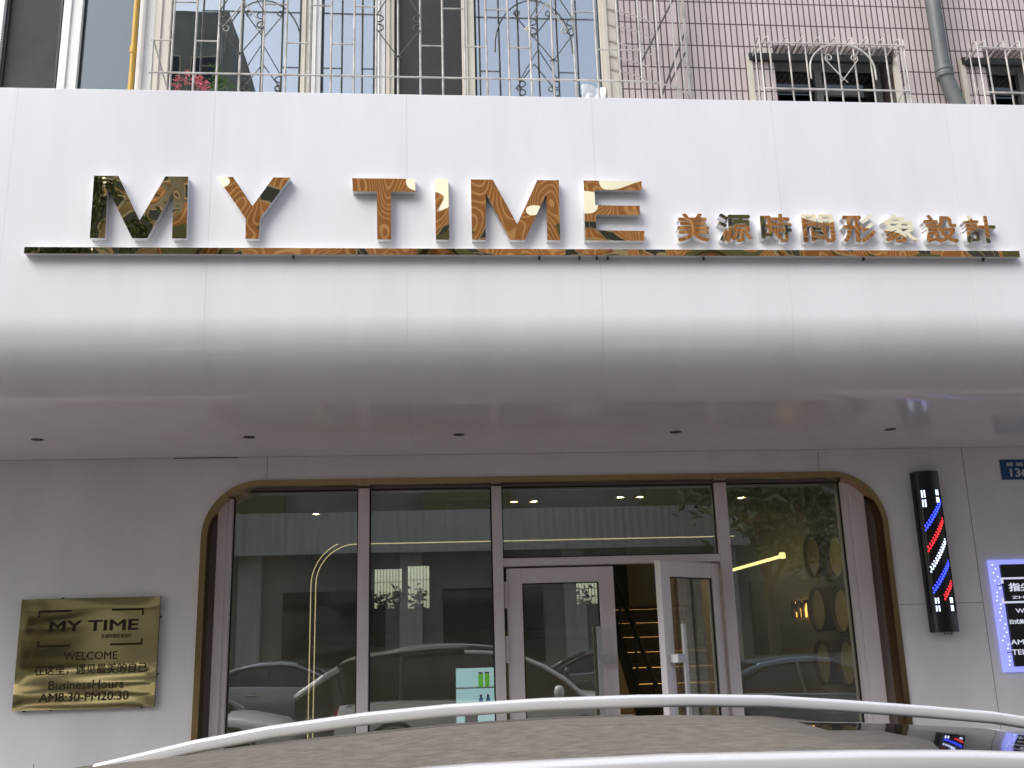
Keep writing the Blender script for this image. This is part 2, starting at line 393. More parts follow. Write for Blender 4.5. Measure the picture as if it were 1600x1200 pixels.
# canopy fascia: curved panels
FY, FT, FR = -2.3, 5.243, .48
prof = [(FY+.30, FT-.001), (FY+.004, FT), (FY, FT-.004), (FY, FT-.5), (FY, FT-1.0), (FY, ZS+FR)]
for i in range(1, 25):
    a = R(90*i/24); prof.append((FY+FR-FR*math.cos(a), ZS+FR-FR*math.sin(a)))
prof += [(-1.2, ZS), (-.6, ZS), (.05, ZS)]
def strip(x0, x1, off, nx=1):
    """sheet following the canopy profile, shifted inward by off"""
    P = []
    for i, (y, z) in enumerate(prof):
        a = prof[max(i-1, 0)]; b = prof[min(i+1, len(prof)-1)]
        ty, tz = b[0]-a[0], b[1]-a[1]; l = math.hypot(ty, tz)
        P.append((y-tz/l*off, z+ty/l*off))
    return P
PW = 1.24
for k in range(-4, 8):
    xa = -1.37+PW*(k-1)+.00045; xb = xa+PW-.0009
    xa = max(xa, -5.2); xb = min(xb, 7.4)
    if xb-xa < .1: continue
    inn = strip(0, 0, .012)
    mb = MB()
    n = len(prof)
    vs_ = [(x, y, z) for x in (xa, xb) for y, z in prof]+[(x, y, z) for x in (xa, xb) for y, z in inn]
    fs_ = []
    for i in range(n-1):
        fs_ += [(i, i+1, n+i+1, n+i), (2*n+i, 3*n+i, 3*n+i+1, 2*n+i+1), (i, 2*n+i, 2*n+i+1, i+1), (n+i, n+i+1, 3*n+i+1, 3*n+i)]
    fs_ += [(0, n, 3*n, 2*n), (n-1, 3*n-1, 4*n-1, 2*n-1)]
    mb.add(vs_, fs_).build('fascia_panel', M['panel'], shop, smooth=40)
inn = strip(0, 0, .02); n = len(inn)
MB().add([(x, y, z) for x in (-5.2, 7.4) for y, z in inn], [(i, i+1, n+i+1, n+i) for i in range(n-1)]).build('fascia_backing', M['back'], shop)
MB().box(-5.2, 7.4, FY+.25, .0, FT-.1, FT-.04).build('canopy_top', M['back'], shop)

# unlit recessed downlights in the soffit
for i, (px, py) in enumerate([(60, 687), (390, 683), (717, 678), (1057, 673), (1390, 671)]):
    X = (-2.86, -1.336, .227, 1.902, 3.628)[i]
    d = thing('downlight', ('unlit round downlight in the soffit, leftmost of the row above the brass plaque',
                            'unlit round downlight in the soffit above the left rounded corner of the window',
                            'unlit round downlight in the soffit above the second window pane from the left',
                            'unlit round downlight in the soffit above the open glass door',
                            'unlit round downlight in the soffit, rightmost of the row beside the barber pole')[i], 'downlight', (X, -.842, ZS), 'downlights in the soffit')
    MB().lathe([(.036, -.004), (.043, -.004), (.045, 0), (.036, 0)], (X, -.842, ZS), 'z', 24).build('rim', M['blacktrim'], d, smooth=40)
    MB().lathe([(.0, -.0025), (.037, -.0025), (.037, -.001), (.0, -.001)], (X, -.842, ZS), 'z', 24).build('dark_disc', M['hole'], d)  # flat disc, the dark of the hole is put into its colour

# window frame, mullions, panes
GY = .2
wf = MB().box(-1.80, -1.735, .14, .30, .0, OZ1).build('window_frame', M['alu_shaded'], shop)
MB().box(3.79, 3.87, .14, .30, 0, OZ1).build('side_profile', M['alu_shaded'], wf)
p1 = MB().box(-1.735, -1.665, .10, .30, 0, 2.985).box(-1.665, -1.625, .13, .30, 0, 2.985)
p1.build('side_post', M['alu'], wf, bevel=.003)
p2 = MB().box(3.60, 3.645, .12, .30, 0, 2.985).box(3.645, 3.775, .10, .30, 0, 2.985)
p2.build('side_post', M['alu'], wf, bevel=.003)
MB().box(-1.735, 3.79, .16, .30, 2.975, 3.02).build('top_rail', M['alu_shaded'], wf)
for x0, x1 in ((-.594, -.502), (.528, .611), (2.469, 2.566)):
    MB().box(x0, x1, .13, .28, 0, 2.975).build('mullion', M['alu'], wf, bevel=.004)
MB().box(.611, 2.469, .14, .27, 2.30, 2.365).build('transom', M['alu'], wf, bevel=.004)
for x0, x1, z0, z1 in ((-1.625, -.594, .05, 2.975), (-.502, .528, .05, 2.975), (.611, 2.469, 2.365, 2.975), (2.566, 3.60, .05, 2.975)):
    p = MB().box(x0+.002, x1-.002, GY+.004, GY+.012, z0, z1).build('pane', M['glass'], wf)
    g = MB()
    g.box(x0, x0+.012, GY-.01, GY+.003, z0, z1).box(x1-.012, x1, GY-.01, GY+.003, z0, z1).box(x0+.012, x1-.012, GY-.01, GY+.003, z1-.012, z1).box(x0+.012, x1-.012, GY-.01, GY+.003, z0, z0+.012)
    g.build('gasket', M['gasket'], wf)

def make_door(name_label, L, H, hinge_left, parent):
    """leaf from x=0 (hinge) to x=L in its own space, y=0 the street face"""
    d = bpy.data.objects.new('door', None); C.objects.link(d); d.parent = parent; d['label'] = name_label
    st, top = .128, .125
    fr = MB().box(0, st, 0, .055, .02, H).box(L-st, L, 0, .055, .02, H).box(st, L-st, .001, .054, H-top, H).box(st, L-st, .001, .054, .02, .2)
    fo = fr.flipx(not hinge_left).build('frame', M['alu'], d, bevel=.004, keep=True)
    MB().box(st, L-st, .025, .033, .2, H-top).flipx(not hinge_left).build('pane', M['glass'], d, keep=True)
    g = MB().box(st, st+.01, .012, .024, .2, H-top).box(L-st-.01, L-st, .012, .024, .2, H-top).box(st+.01, L-st-.01, .012, .024, H-top-.01, H-top)
    g.flipx(not hinge_left).build('gasket', M['gasket'], d, keep=True)
    # flat pull handle on two blocks, offset over the glass
    hx = L-st-.02
    h = MB().box(hx-.032, hx+.012, -.085, -.065, .75, 1.79).flipx(not hinge_left).build('handle', M['steel'], d, bevel=.003, keep=True)
    for z in (1.50, .9): MB().box(hx+.012, L-.045, -.08, -.001, z, z+.065).flipx(not hinge_left).build('handle_mount', M['steel'], h, bevel=.003, keep=True)
    hg = None
    for z in (2.06, 1.62, .3):
        MB().lathe([(.012, 0), (.014, .004), (.014, .1), (.012, .104), (.012, .108), (.014, .112), (.014, .21), (.012, .214)], (-.012, -.012, z-.1), 'z', 12).flipx(not hinge_left).build('hinge', M['alu'], d, smooth=40, keep=True)
    return d
d1 = make_door('closed left glass door leaf', .905, 2.283, True, shop); d1.location = (.640, .17, 0)
d2 = make_door('right glass door leaf standing open towards the street', .905, 2.283, False, shop)
d2.location = (2.462, .17, 0); d2.rotation_euler = (0, 0, R(43.5))

# ------------------------------------------------------------------ interior
IX0, IX1, IY1, IZ = -3.2, 4.5, 7.2, 3.05
MB().box(IX0-.2, IX1+.2, .31, IY1, -.05, .015).build('shop_floor', M['floor_in'], None)['kind'] = 'structure'
MB().box(IX0-.2, IX1+.2, .31, IY1+.2, IZ, IZ+.3).build('shop_ceiling', M['ceil_in'], None)['kind'] = 'structure'
MB().box(IX0-.2, IX0, .31, IY1, 0, IZ).build('shop_side_wall', M['wall_in'], None)['kind'] = 'structure'
MB().box(IX1, IX1+.2, .31, IY1, 0, IZ).build('shop_side_wall', M['wall_in'], None)['kind'] = 'structure'
# back wall with two small barred openings to the yard
BY = IY1
wr = []
for a, b, c, d in ((585, 889, 628, 950), (637, 884, 671, 950), (900, 908, 936, 943)):
    xa, za = at(a, b, BY); xb, zb = at(c, d, BY); wr.append((xa, xb, zb, za))
bw_ = shape([[(IX0, 0), (IX1, 0), (IX1, IZ), (IX0, IZ)]]+[[(a, c), (b, c), (b, d), (a, d)] for a, b, c, d in wr], BY, BY+.15, 'shop_back_wall', M['wall_in'])
bw_['kind'] = 'structure'
for i, (a, b, c, d) in enumerate(wr):
    t = thing('barred_window', ('small barred back window with plants on its sill, left of the pair', 'small barred back window, right of the pair', 'small barred back window seen through the closed door')[i], 'window', ((a+b)/2, BY, c), 'barred back windows')
    g = MB(); k = int((b-a)/.045)
    for q in range(1, k): g.box(a+(b-a)*q/k-.004, a+(b-a)*q/k+.004, BY+.06, BY+.07, c, d)
    for q in range(1, 3): g.box(a, b, BY+.071, BY+.079, c+(d-c)*q/3-.004, c+(d-c)*q/3+.004)
    g.build('grille', M['iron'], t)
    f = MB().box(a-.03, a, BY-.02, BY+.02, c-.03, d+.03).box(b, b+.03, BY-.02, BY+.02, c-.03, d+.03).box(a, b, BY-.02, BY+.02, d, d+.03).box(a, b, BY-.02, BY+.02, c-.03, c)
    f.build('frame', M['cab'], t)

# dark wall cabinet band with a walnut ledge under it
CY = 6.6
def band(px0, py0, px1, py1, Y):
    xa, za = at(px0, py0, Y); xb, zb = at(px1, py1, Y); return xa, xb, zb, za
xa, xb, zb, za = band(478, 858, 985, 980, CY)
t = thing('wall_cabinet', 'long dark wall cabinet with walnut ledge at the back of the shop', 'cabinet', ((xa+xb)/2, CY, zb))
hol = []
for (a, b, c, d) in wr:
    k = (CY-CAM.y)/(BY-CAM.y)
    hol.append((a*k-.03, b*k+.03, CAM.z+(c-CAM.z)*k-.03, CAM.z+(d-CAM.z)*k+.03))
shape([[(xa, zb), (xb, zb), (xb, za), (xa, za)]]+[[(a, c), (b, c), (b, d), (a, d)] for a, b, c, d in hol], CY, CY+.25, 'carcass', M['cab'], t)
MB().box(xa, xb, CY-.12, CY+.25, zb-.13, zb-.001).build('ledge', M['wood'], t, bevel=.004)
for q in (1.35, 2.7): MB().box(xa+q, xa+q+.003, CY-.003, CY, zb, za).build('door_gap', M['hole'], t)
# plants on the back sills
def leafy(mb, c, n, spread, size, rnd, flat=.5):
    for i in range(n):
        p = Vector(c)+Vector((rnd.gauss(0, spread[0]), rnd.gauss(0, spread[1]), rnd.gauss(0, spread[2])))
        d = Vector((rnd.uniform(-1, 1), rnd.uniform(-1, 1), rnd.uniform(-flat, flat))).normalized()
        s = Vector((rnd.uniform(-1, 1), rnd.uniform(-1, 1), rnd.uniform(-1, 1))).cross(d)
        s = s.normalized() if s.length > 1e-4 else d.orthogonal().normalized()
        L = size*rnd.uniform(.6, 1.3); w_ = L*.38
        up = d.cross(s)*L*.12
        mb.add([p, p+d*L*.5+s*w_*.5+up, p+d*L, p+d*L*.5-s*w_*.5+up], [(0, 1, 2, 3)])
rnd = random.Random(3)
for i, (px, py) in enumerate([(598, 940), (622, 935), (655, 938), (915, 938)]):
    X, Z = at(px, py, BY-.12)
    t = thing('potted_plant', ('dark potted plant on the left side of the back window sill', 'dark potted plant between the two back windows', 'dark potted plant on the right back window sill', 'dark potted plant behind the closed glass door')[i], 'plant', (X, BY-.12, Z-.2), 'plants on the back sill')
    l = MB(); leafy(l, (X, BY-.12, Z+.02), 60, (.06, .05, .07), .12, rnd); l.build('leaves', M['leaf_in'], t)
    MB().lathe([(.05, -.2), (.07, -.05), (.065, -.05), (.05, -.06)], (X, BY-.12, Z), 'z', 16).build('pot', M['cab'], t, smooth=40)

# LED line: up the back wall, round the corner and across, plus a second tube standing in for its reflection in the glazing
LY = 6.0
t = thing('led_line_light', 'thin warm LED line and its reflection built as a second line, bending round a corner across the shop', 'light', (at(485, 1130, LY)[0], LY, .0))
for k, off in ((0, 0.0), (1, .075)):
    X0 = at(484, 1000, LY)[0]+off; Z1 = az(800, 838, LY)-off*.95; r = .62-off
    xr = ax(1160, 832, LY) if k == 0 else ax(1145, 842, LY)
    P = [(X0, LY-.08*k, .1), (X0, LY-.08*k, Z1-r)]
    P += [(X0+r-r*math.cos(R(a)), LY-.08*k, Z1-r+r*math.sin(R(a))) for a in range(10, 91, 10)]
    P += [(xr, LY-.08*k, Z1)]
    MB().tube(P, .006, 6).build('led_tube_and_reflection', M['led_pale'], t, smooth=60)
P0 = (ax(1160, 832, LY), LY, az(800, 838, LY)-.02)
MB().tube([P0, (P0[0], LY, P0[2]-.09)], .006, 6).build('end_drop', M['steel'], t)
# linear lamp running into the room on the right
X1, Z1 = at(1221, 869, 3.4); X2, Z2 = at(1140, 892, 5.2)
t = thing('linear_lamp', 'bright warm linear lamp hanging behind the right window pane', 'lamp', (X1, 3.4, Z1))
MB().tube([(X1, 3.4, Z1), (X2, 5.2, Z2)], .02, 8).build('tube_light', M['led_warm'], t, smooth=60)
MB().box(X1-.03, X1+.035, 3.35, 3.4, Z1-.03, Z1+.04).build('end_cap', M['led_warm'], t, bevel=.008)
for q in (.15, .85):
    xx, yy, zz = X1+(X2-X1)*q, 3.4+1.8*q, Z1+(Z2-Z1)*q
    MB().tube([(xx, yy, zz), (xx, yy, IZ)], .002, 5).build('hanging_wire', M['iron'], t)
# ceiling downlights inside
for i, (px, X, Y) in enumerate([(0, .85, 1.7), (0, 1.05, 1.7), (0, 1.9, 1.5), (0, 2.1, 1.5), (0, 3.0, 1.7), (0, 3.2, 1.7), (0, -1.2, 2.4)]):
    t = thing('ceiling_spot', 'small round warm ceiling spot inside the shop', 'ceiling light', (X, Y, IZ), 'ceiling spots inside the shop')
    MB().lathe([(.03, -.003), (.045, -.012), (.05, 0), (.03, 0)], (X, Y, IZ), 'z', 20).build('trim', M['gold_drum'], t, smooth=40)
    MB().lathe([(0, -.006), (.03, -.006), (.03, -.002), (0, -.002)], (X, Y, IZ), 'z', 20).build('lens', M['down'], t)
# ceiling air vent
xa, _ = at(697, 770, 1.6); xb, _ = at(768, 770, 1.6)
t = thing('ceiling_vent', 'dark slotted air conditioning vent on the shop ceiling', 'vent', (xa, 1.6, IZ))
MB().box(xa, xb, 1.3, 1.9, IZ-.03, IZ-.001).build('housing', M['shutter'], t, bevel=.005)
sl_ = MB()
for q in range(4): sl_.box(xa+.02, xb-.02, 1.34+q*.14, 1.42+q*.14, IZ-.036, IZ-.031)
sl_.build('slot', M['hole'], t)
# staircase
t = thing('staircase', 'dark staircase with glowing amber step edges behind the open door', 'staircase', (3.1, 3.6, 0))
sx0, sx1 = 2.55, 3.75
for k in range(11):
    y = 3.3+.27*k; z = .19*(k+1)
    st_ = MB().box(sx0, sx1, y, y+.29, z-.05, z).build('step', M['stair'], t, bevel=.004)
    MB().box(sx0+.06, sx1-.08, y+.012, y+.024, z-.064, z-.0515).build('step_light', M['led_amber'], st_)
    if k < 10: MB().box(sx0, sx1, y+.27, y+.285, z, z+.138).build('riser', M['stair'], st_)
for xs in (sx0-.06, sx1+.005):
    ys, ye = 3.2, 6.3
    MB().add([(xs, ys, 0), (xs+.055, ys, 0), (xs+.055, ys, .28), (xs, ys, .28), (xs, ye, 2.15), (xs+.055, ye, 2.15), (xs+.055, ye, 2.5), (xs, ye, 2.5)],
             [(0, 3, 2, 1), (4, 5, 6, 7), (0, 1, 5, 4), (1, 2, 6, 5), (2, 3, 7, 6), (3, 0, 4, 7)]).build('stringer', M['cab'], t)
MB().tube([(sx0-.03, 3.2, 1.15), (sx0-.03, 6.3, 3.0)], .03, 8).build('handrail', M['cab'], t, smooth=50)
for q in range(4):
    y = 3.3+q*.9; zb_ = .28+(y-3.2)*.713
    MB().tube([(sx0-.03, y, zb_-.1), (sx0-.03, y, zb_+.85)], .014, 6).build('baluster', M['cab'], t, smooth=50)
# backlit letters on the right wall
t = thing('wall_lettering', 'dark wall letters reading MY TIME with an amber glow behind them inside the shop', 'sign', (IX1, 3.5, 1.95))
me = text_mesh('MYTIME', 0, 1.15, 0, .21, 0, .03, .02)
y_far, y_near = 3.95, 2.6
zc = az(1250, 966, 3.5)
for v in me.vertices: v.co = (IX1-.06+v.co.y, y_far-v.co.x, zc+v.co.z)
me.transform(Matrix.Translation(-Vector((IX1, 3.5, 1.95))))
finish(me, 'letters', M['stair'], t)
MB().box(IX1-.012, IX1-.005, 2.82, 3.93, zc+.015, zc+.20).build('glow_panel', M['led_amber'], t)
# round gold shelves on the right wall
for col, (yc) in enumerate((2.42, 1.80)):
    for row, (pyc) in enumerate((868, 952, 1035)):
        zc2 = az((1290, 1330)[col], pyc, yc)
        lab = ('upper', 'middle', 'lower')[row]+' round gold lined shelf drum on the right wall, '+('nearer the backlit letters', 'nearer the window glass')[col]
        t = thing('wall_drum', lab, 'shelf', (IX1, yc, zc2), 'round shelf drums on the right wall')
        rr = .235
        MB().lathe([(rr, 0), (rr, -.34), (rr-.018, -.34), (rr-.018, -.02), (0, -.02), (0, 0)], (IX1, yc, zc2), 'x', 36).build('shell', M['wood'], t, smooth=40)
        MB().lathe([(0, -.3), (rr-.02, -.3), (rr-.02, -.285), (0, -.285)], (IX1, yc, zc2), 'x', 36).build('gold_disc', M['gold_drum'], t, smooth=40)
# lit display shelf behind the closed door
DY = 1.5
xa, za = at(712, 1046, DY); xb, zb = at(790, 1120, DY); zb -= .3
t = thing('display_shelf', 'pale blue backlit display shelf with bottles behind the second window pane', 'display shelf', ((xa+xb)/2, DY, zb))
MB().box(xa, xb, DY+.22, DY+.24, zb, za).build('backlight', M['display'], t)
s_ = MB()
shz = [za-.17, za-.36, za-.55]
for z in shz: s_.box(xa+.004, xb-.004, DY, DY+.218, z-.008, z)
s_.build('shelf', M['steel'], t)
MB().box(xa-.008, xa+.002, DY, DY+.245, zb, za+.01).box(xb-.002, xb+.008, DY, DY+.245, zb, za+.01).build('side_panel', M['steel'], t)
M['bottle_blue'] = glass('blue_bottle', (.06, .38, .62), .02); M['bottle_green'] = glass('green_box', (.55, .85, .2), .02)
for i, (px, pz, kind) in enumerate([(747, 1, 'b'), (758, 1, 'b'), (747, 0, 'g'), (757, 0, 'g')]):
    X = ax(px+4, 1060, DY+.1); z = shz[pz]
    if kind == 'b':
        t = thing('bottle', ('blue bottle on the lit shelf, left of the pair', 'blue bottle on the lit shelf, right of the pair')[i], 'bottle', (X, DY+.1, z), 'blue bottles on the display shelf')
        MB().lathe([(0, 0), (.02, 0), (.021, .01), (.021, .08), (.012, .095), (0, .095)], (X, DY+.1, z), 'z', 14).build('body', M['bottle_blue'], t, smooth=40)
        MB().lathe([(0, .095), (.011, .095), (.011, .12), (0, .12)], (X, DY+.1, z), 'z', 12).build('cap', M['cab'], t, smooth=40)
    else:
        t = thing('carton', ('green carton on the top of the lit shelf, left of the pair', 'green carton on the top of the lit shelf, right of the pair')[i-2], 'carton', (X, DY+.1, z), 'green cartons on the display shelf')
        MB().box(X-.022, X+.022, DY+.08, DY+.12, z+.0, z+.12).build('box_body', M['bottle_green'], t, bevel=.003)
        MB().box(X-.02, X+.02, DY+.082, DY+.118, z+.121, z+.135).build('lid', M['white_ink'], t)
X, z = ax(736, 1095, DY+.1), shz[2]
t = thing('storage_box', 'dark box on the lower lit shelf', 'box', (X, DY+.1, z))
MB().box(X-.06, X+.06, DY+.05, DY+.16, z, z+.11).build('box_body', M['iron'], t, bevel=.004)
MB().box(X-.062, X+.062, DY+.048, DY+.162, z+.111, z+.13).build('lid', M['cab'], t, bevel=.004)

# ------------------------------------------------------------------ sign letters and bar
LYF, LYB = FY-.048, FY+.002
def sign_letter(me, name, label, group, loc):
    t = thing(name, label, 'letter', loc, group)
    me.transform(Matrix.Translation(-Vector(loc)))
    for part, front in (('letter_face', True), ('letter_return', False)):
        b = bmesh.new(); b.from_mesh(me); b.normal_update()
        bmesh.ops.delete(b, geom=[f for f in b.faces if (abs(f.normal.y) > .9 and f.calc_center_median().y+loc[1] < (LYF+LYB)/2) != front], context='FACES')
        m2 = bpy.data.meshes.new(part); b.to_mesh(m2); b.free()
        finish(m2, part, M['gold_mirror'] if front else M['return'], t)
    return t
def px_poly(pts, s, ox, oy, zt=None, zb=None):
    ys = [p[1] for p in pts]; out = []
    for x, y in pts:
        X, Z = at(x/s+ox, y/s+oy, LYF); out.append([X, Z])
    return out
S = 2.963
LET = [('M', 'first large gold mirror letter M, at the left end of the sign before the Y', 0,
        [(434,60),(547,62),(645,270),(765,64),(870,65),(862,355),(795,354),(802,128),(680,352),(610,351),(497,118),(485,350),(414,349)]),
       ('Y', 'large gold mirror letter Y beside the first M', 0,
        [(1003,66),(1078,67),(1168,203),(1265,71),(1343,73),(1203,262),(1197,357),(1135,356),(1137,263)]),
       ('T', 'large gold mirror letter T, beginning the second word of the sign', 1,
        [(60,75),(352,79),(352,140),(240,139),(240,366),(176,365),(174,139),(62,138)]),
       ('I', 'narrow gold mirror letter I between the T and the second M', 1, [(443,83),(505,84),(510,372),(448,371)]),
       ('M', 'second large gold mirror letter M, between the I and the E', 1,
        [(609,88),(712,89),(825,298),(918,91),(1018,92),(1025,372),(965,371),(960,155),(860,371),(790,370),(680,152),(678,371),(616,370)]),
       ('E', 'large gold mirror letter E next to the Chinese characters', 1,
        [(1132,93),(1402,96),(1402,140),(1183,138),(1187,208),(1393,211),(1393,255),(1190,253),(1192,325),(1415,328),(1415,374),(1140,371)])]
ZT = ZB = None
for ch, label, reg, pts in LET:
    P = px_poly(pts, S, (0, 530)[reg], 260)
    zt, zb_ = max(p[1] for p in P), min(p[1] for p in P)
    lev = []
    for p in P:   # keep tops and feet level
        f = (p[1]-zb_)/(zt-zb_)
        z = 4.608 if f > .95 else (4.188 if f < .05 else 4.188+f*.42)
        lev.append((p[0], z))
    xs = [p[0] for p in lev]
    sign_letter(loops_mesh([lev], LYF, LYB), 'sign_letter', label, 'gold letters of the shop sign', ((min(xs)+max(xs))/2, FY, 4.188))
S2 = 1600/570
CH = [('美', 78, 220, 'with two dots on top, first of the Chinese row'), ('源', 260, 406, 'with water dots on its left, second of the Chinese row'), ('時', 446, 583, 'third of the Chinese row'),
      ('間', 628, 770, 'shaped like a gate, fourth of the Chinese row'), ('形', 805, 950, 'with three slanted strokes on its right, fifth of the Chinese row'), ('象', 982, 1132, 'with spreading feet, sixth of the Chinese row'),
      ('設', 1163, 1310, 'seventh of the Chinese row, left of the last one'), ('計', 1338, 1477, 'with a plain cross on its right, last of the Chinese row')]
for ch, a, b, lab in CH:
    xa = ax(a/S2+1030, 360, LYF); xb = ax(b/S2+1030, 360, LYF)
    me = text_mesh(ch, xa, xb, 4.183, 4.383, LYF, LYB-LYF, .026)
    sign_letter(me, 'sign_character', 'small gold Chinese character '+lab, 'gold Chinese characters of the shop sign', ((xa+xb)/2, FY, 4.183))
# long gold bar
bx0, bx1 = ax(37, 396, LYF), ax(1594, 401, LYF)
zt_, zb_ = 4.128, 4.086
t = thing('sign_bar', 'long thin gold bar running under all the sign letters', 'sign bar', (0, FY, zb_))
nseg = [bx0, ax(200, 395, LYF), ax(312, 395, LYF), ax(587, 395, LYF), ax(848, 398, LYF), ax(1102, 402, LYF), ax(1350, 402, LYF), bx1]
for a, b in zip(nseg, nseg[1:]):
    MB().add([(a+.0006, LYF, zb_), (b-.0006, LYF, zb_), (b-.0006, LYF, zt_), (a+.0006, LYF, zt_), (a+.0006, LYF+.002, zb_), (b-.0006, LYF+.002, zb_), (b-.0006, LYF+.002, zt_), (a+.0006, LYF+.002, zt_)],
             [(0, 1, 2, 3), (7, 6, 5, 4), (0, 4, 5, 1), (2, 6, 7, 3), (1, 5, 6, 2), (0, 3, 7, 4)]).build('bar_face', M['gold_mirror'], t)
MB().box(bx0, bx1, LYF+.0025, LYB, zb_+.001, zt_-.001).build('bar_body', M['return'], t)
for px in (458, 843, 906, 933, 950, 1100, 1350, 1537):
    X = ax(px, 405, LYF+.02); MB().box(X-.006, X+.006, LYF+.02, LYF+.035, zb_-.02, zb_+.0005).build('bracket', M['iron'], t)

# ------------------------------------------------------------------ brass plaque
PX0, PX1, PZ0, PZ1 = -3.178, -2.122, 1.288, 2.118
t = thing('brass_plaque', 'square polished brass plaque with opening hours on the wall left of the window', 'plaque', (-2.65, -.02, PZ0))
nx, nz = 24, 20
vs_, fs_ = [], []
for i in range(nx+1):
    for k in range(nz+1):
        u, v = i/nx, k/nz
        e = min(u, 1-u)*(PX1-PX0); e2 = min(v, 1-v)*(PZ1-PZ0)
        d = -.0030*(1-math.exp(-e/.05))*(1-math.exp(-e2/.05))
        vs_.append((PX0+u*(PX1-PX0), -.042+d, PZ0+v*(PZ1-PZ0)))
for i in range(nx):
    for k in range(nz):
        a = i*(nz+1)+k; fs_.append((a, a+nz+1, a+nz+2, a+1))
MB().add(vs_, fs_).build('face', M['gold_plate'], t, smooth=60)
MB().box(PX0, PX1, -.0405, -.022, PZ0, PZ1).build('back_plate', M['engrave'], t)
for X, Z in ((PX0+.08, PZ0-.006), (PX0+.3, PZ1+.004), (PX1+.004, PZ0+.24), (PX1+.004, PZ1-.16), (PX1-.1, PZ0-.005), (PX0+.28, PZ0-.004)): MB().box(X-.006, X+.006, -.03, .0, Z-.006, Z+.006).build('standoff', M['iron'], t)
def pu(u): return PX0+u*(PX1-PX0)
def pv(v): return PZ1-v*(PZ1-PZ0)
PF = -.0480
for body, u0, u1, v0, v1, bold in (('MY TIME', .215, .855, .205, .305, .025), ('美源時間形象設計', .59, .81, .335, .375, .01), ('WELCOME', .335, .715, .492, .565, -.004),
                                   ('在这里，遇见最美的自己', .135, .935, .60, .695, .012), ('BusinessHours', .245, .775, .745, .825, .008), ('AM8:30-PM20:30', .185, .815, .852, .932, .012)):
    text('lettering', body, pu(u0), pu(u1), pv(v1), pv(v0), PF, .004, M['engrave'], t, bold)
for u0, u1, v, s, d in ((.13, .365, .115, 1, 'l'), (.655, .885, .115, 1, 'r'), (.14, .37, .432, -1, 'l'), (.66, .89, .432, -1, 'r')):
    bk = MB(); z = pv(v); bk.box(pu(u0), pu(u1), PF, PF+.004, z-.008, z+.008)
    xx = pu(u0) if d == 'l' else pu(u1)-.013
    if s == 1: bk.box(xx, xx+.013, PF, PF+.004, z-.045, z-.0081)
    else: bk.box(xx, xx+.013, PF, PF+.004, z+.0081, z+.04)
    bk.build('corner_bracket', M['engrave'], t)

# ------------------------------------------------------------------ barber pole (LED)
bx0_, bx1_, bz0, bz1 = 4.165, 4.40, 1.665, 3.01
bc = (bx0_+bx1_)/2; bwid = (bx1_-bx0_)/2
t = thing('barber_pole', 'black wall mounted barber pole with lit blue, red and white LED stripes', 'barber pole', (bc, 0, bz0))
def half(r, dep, n=14): return [(bc-r*math.cos(math.pi*i/n), -dep*math.sin(math.pi*i/n)-.03) for i in range(n+1)]
def hp(r, dep, z0, z1, name, m, par=t):
    P = half(r, dep)+[(bc+r, -.001), (bc-r, -.001)]
    return MB().loft([[(x, y, z0) for x, y in P], [(x, y, z1) for x, y in P]]).build(name, m, par, smooth=40)
hp(bwid, .085, bz1-.155, bz1, 'top_cap', M['black']); hp(bwid, .085, bz0, bz0+.155, 'bottom_cap', M['black'])
hp(bwid-.012, .072, bz0+.155, bz1-.155, 'tube', M['led_off'])
MB().box(bx0_-.001, bx0_+.022, -.045, -.001, bz0+.155, bz1-.155).box(bx1_-.022, bx1_+.001, -.045, -.001, bz0+.155, bz1-.155).build('side_rail', M['black'], t)
MB().tube([(bc-.02, -.05, bz0+.003), (bc-.015, -.05, bz0-.02), (bc+.005, -.05, bz0-.012), (bc+.05, -.04, bz0-.018), (bc+.06, -.03, bz0+.002)], .004, 6).build('cable', M['black'], t)
def led(mb, u, z, s=.0068):
    """u in -1..1 across the half-round front"""
    a = math.acos(max(-1, min(1, -u))); r, dep = bwid-.012, .072
    x, y = bc-r*math.cos(a), -dep*math.sin(a)-.03
    nx_, ny_ = -math.cos(a)/r, -math.sin(a)/dep; l = math.hypot(nx_, ny_); nx_, ny_ = nx_/l, ny_/l
    tx, ty = -ny_, nx_
    c = Vector((x, y, z)); nn = Vector((nx_, ny_, 0)); tt = Vector((tx, ty, 0)); zz = Vector((0, 0, 1))
    q = [c+nn*.001+tt*s*.8*a_+zz*s*b_ for a_, b_ in ((-1, -1), (1, -1), (1, 1), (-1, 1))]; q2 = [p+nn*.004 for p in q]
    mb.add(q+q2, [(0, 3, 2, 1), (4, 5, 6, 7), (0, 1, 5, 4), (1, 2, 6, 5), (2, 3, 7, 6), (3, 0, 4, 7)])
bars_ = MB()
for u in [-.84+.14*i for i in range(13)]:
    a = math.acos(max(-1, min(1, -u))); x = bc-(bwid-.012)*math.cos(a); y = -.072*math.sin(a)-.03
    bars_.box(x-.003, x+.003, y-.0025, y+.003, bz0+.156, bz1-.156)
bars_.build('led_strip', M['black'], t)
for u0 in (-.68, .46):
    for zb2, rows in ((bz0+.165, 7), (bz1-.275 if u0 > 0 else bz1-.31, 7 if u0 > 0 else 9)):
        mb = MB()
        for r_ in range(rows):
            if r_ == rows//2: continue
            for c_ in range(2): led(mb, u0+c_*.17, zb2+.016*r_+.01)
        mb.build('led_block', M['led_white'], t)
def py_to_z(py, px=1467): return az(px, py, -.1)
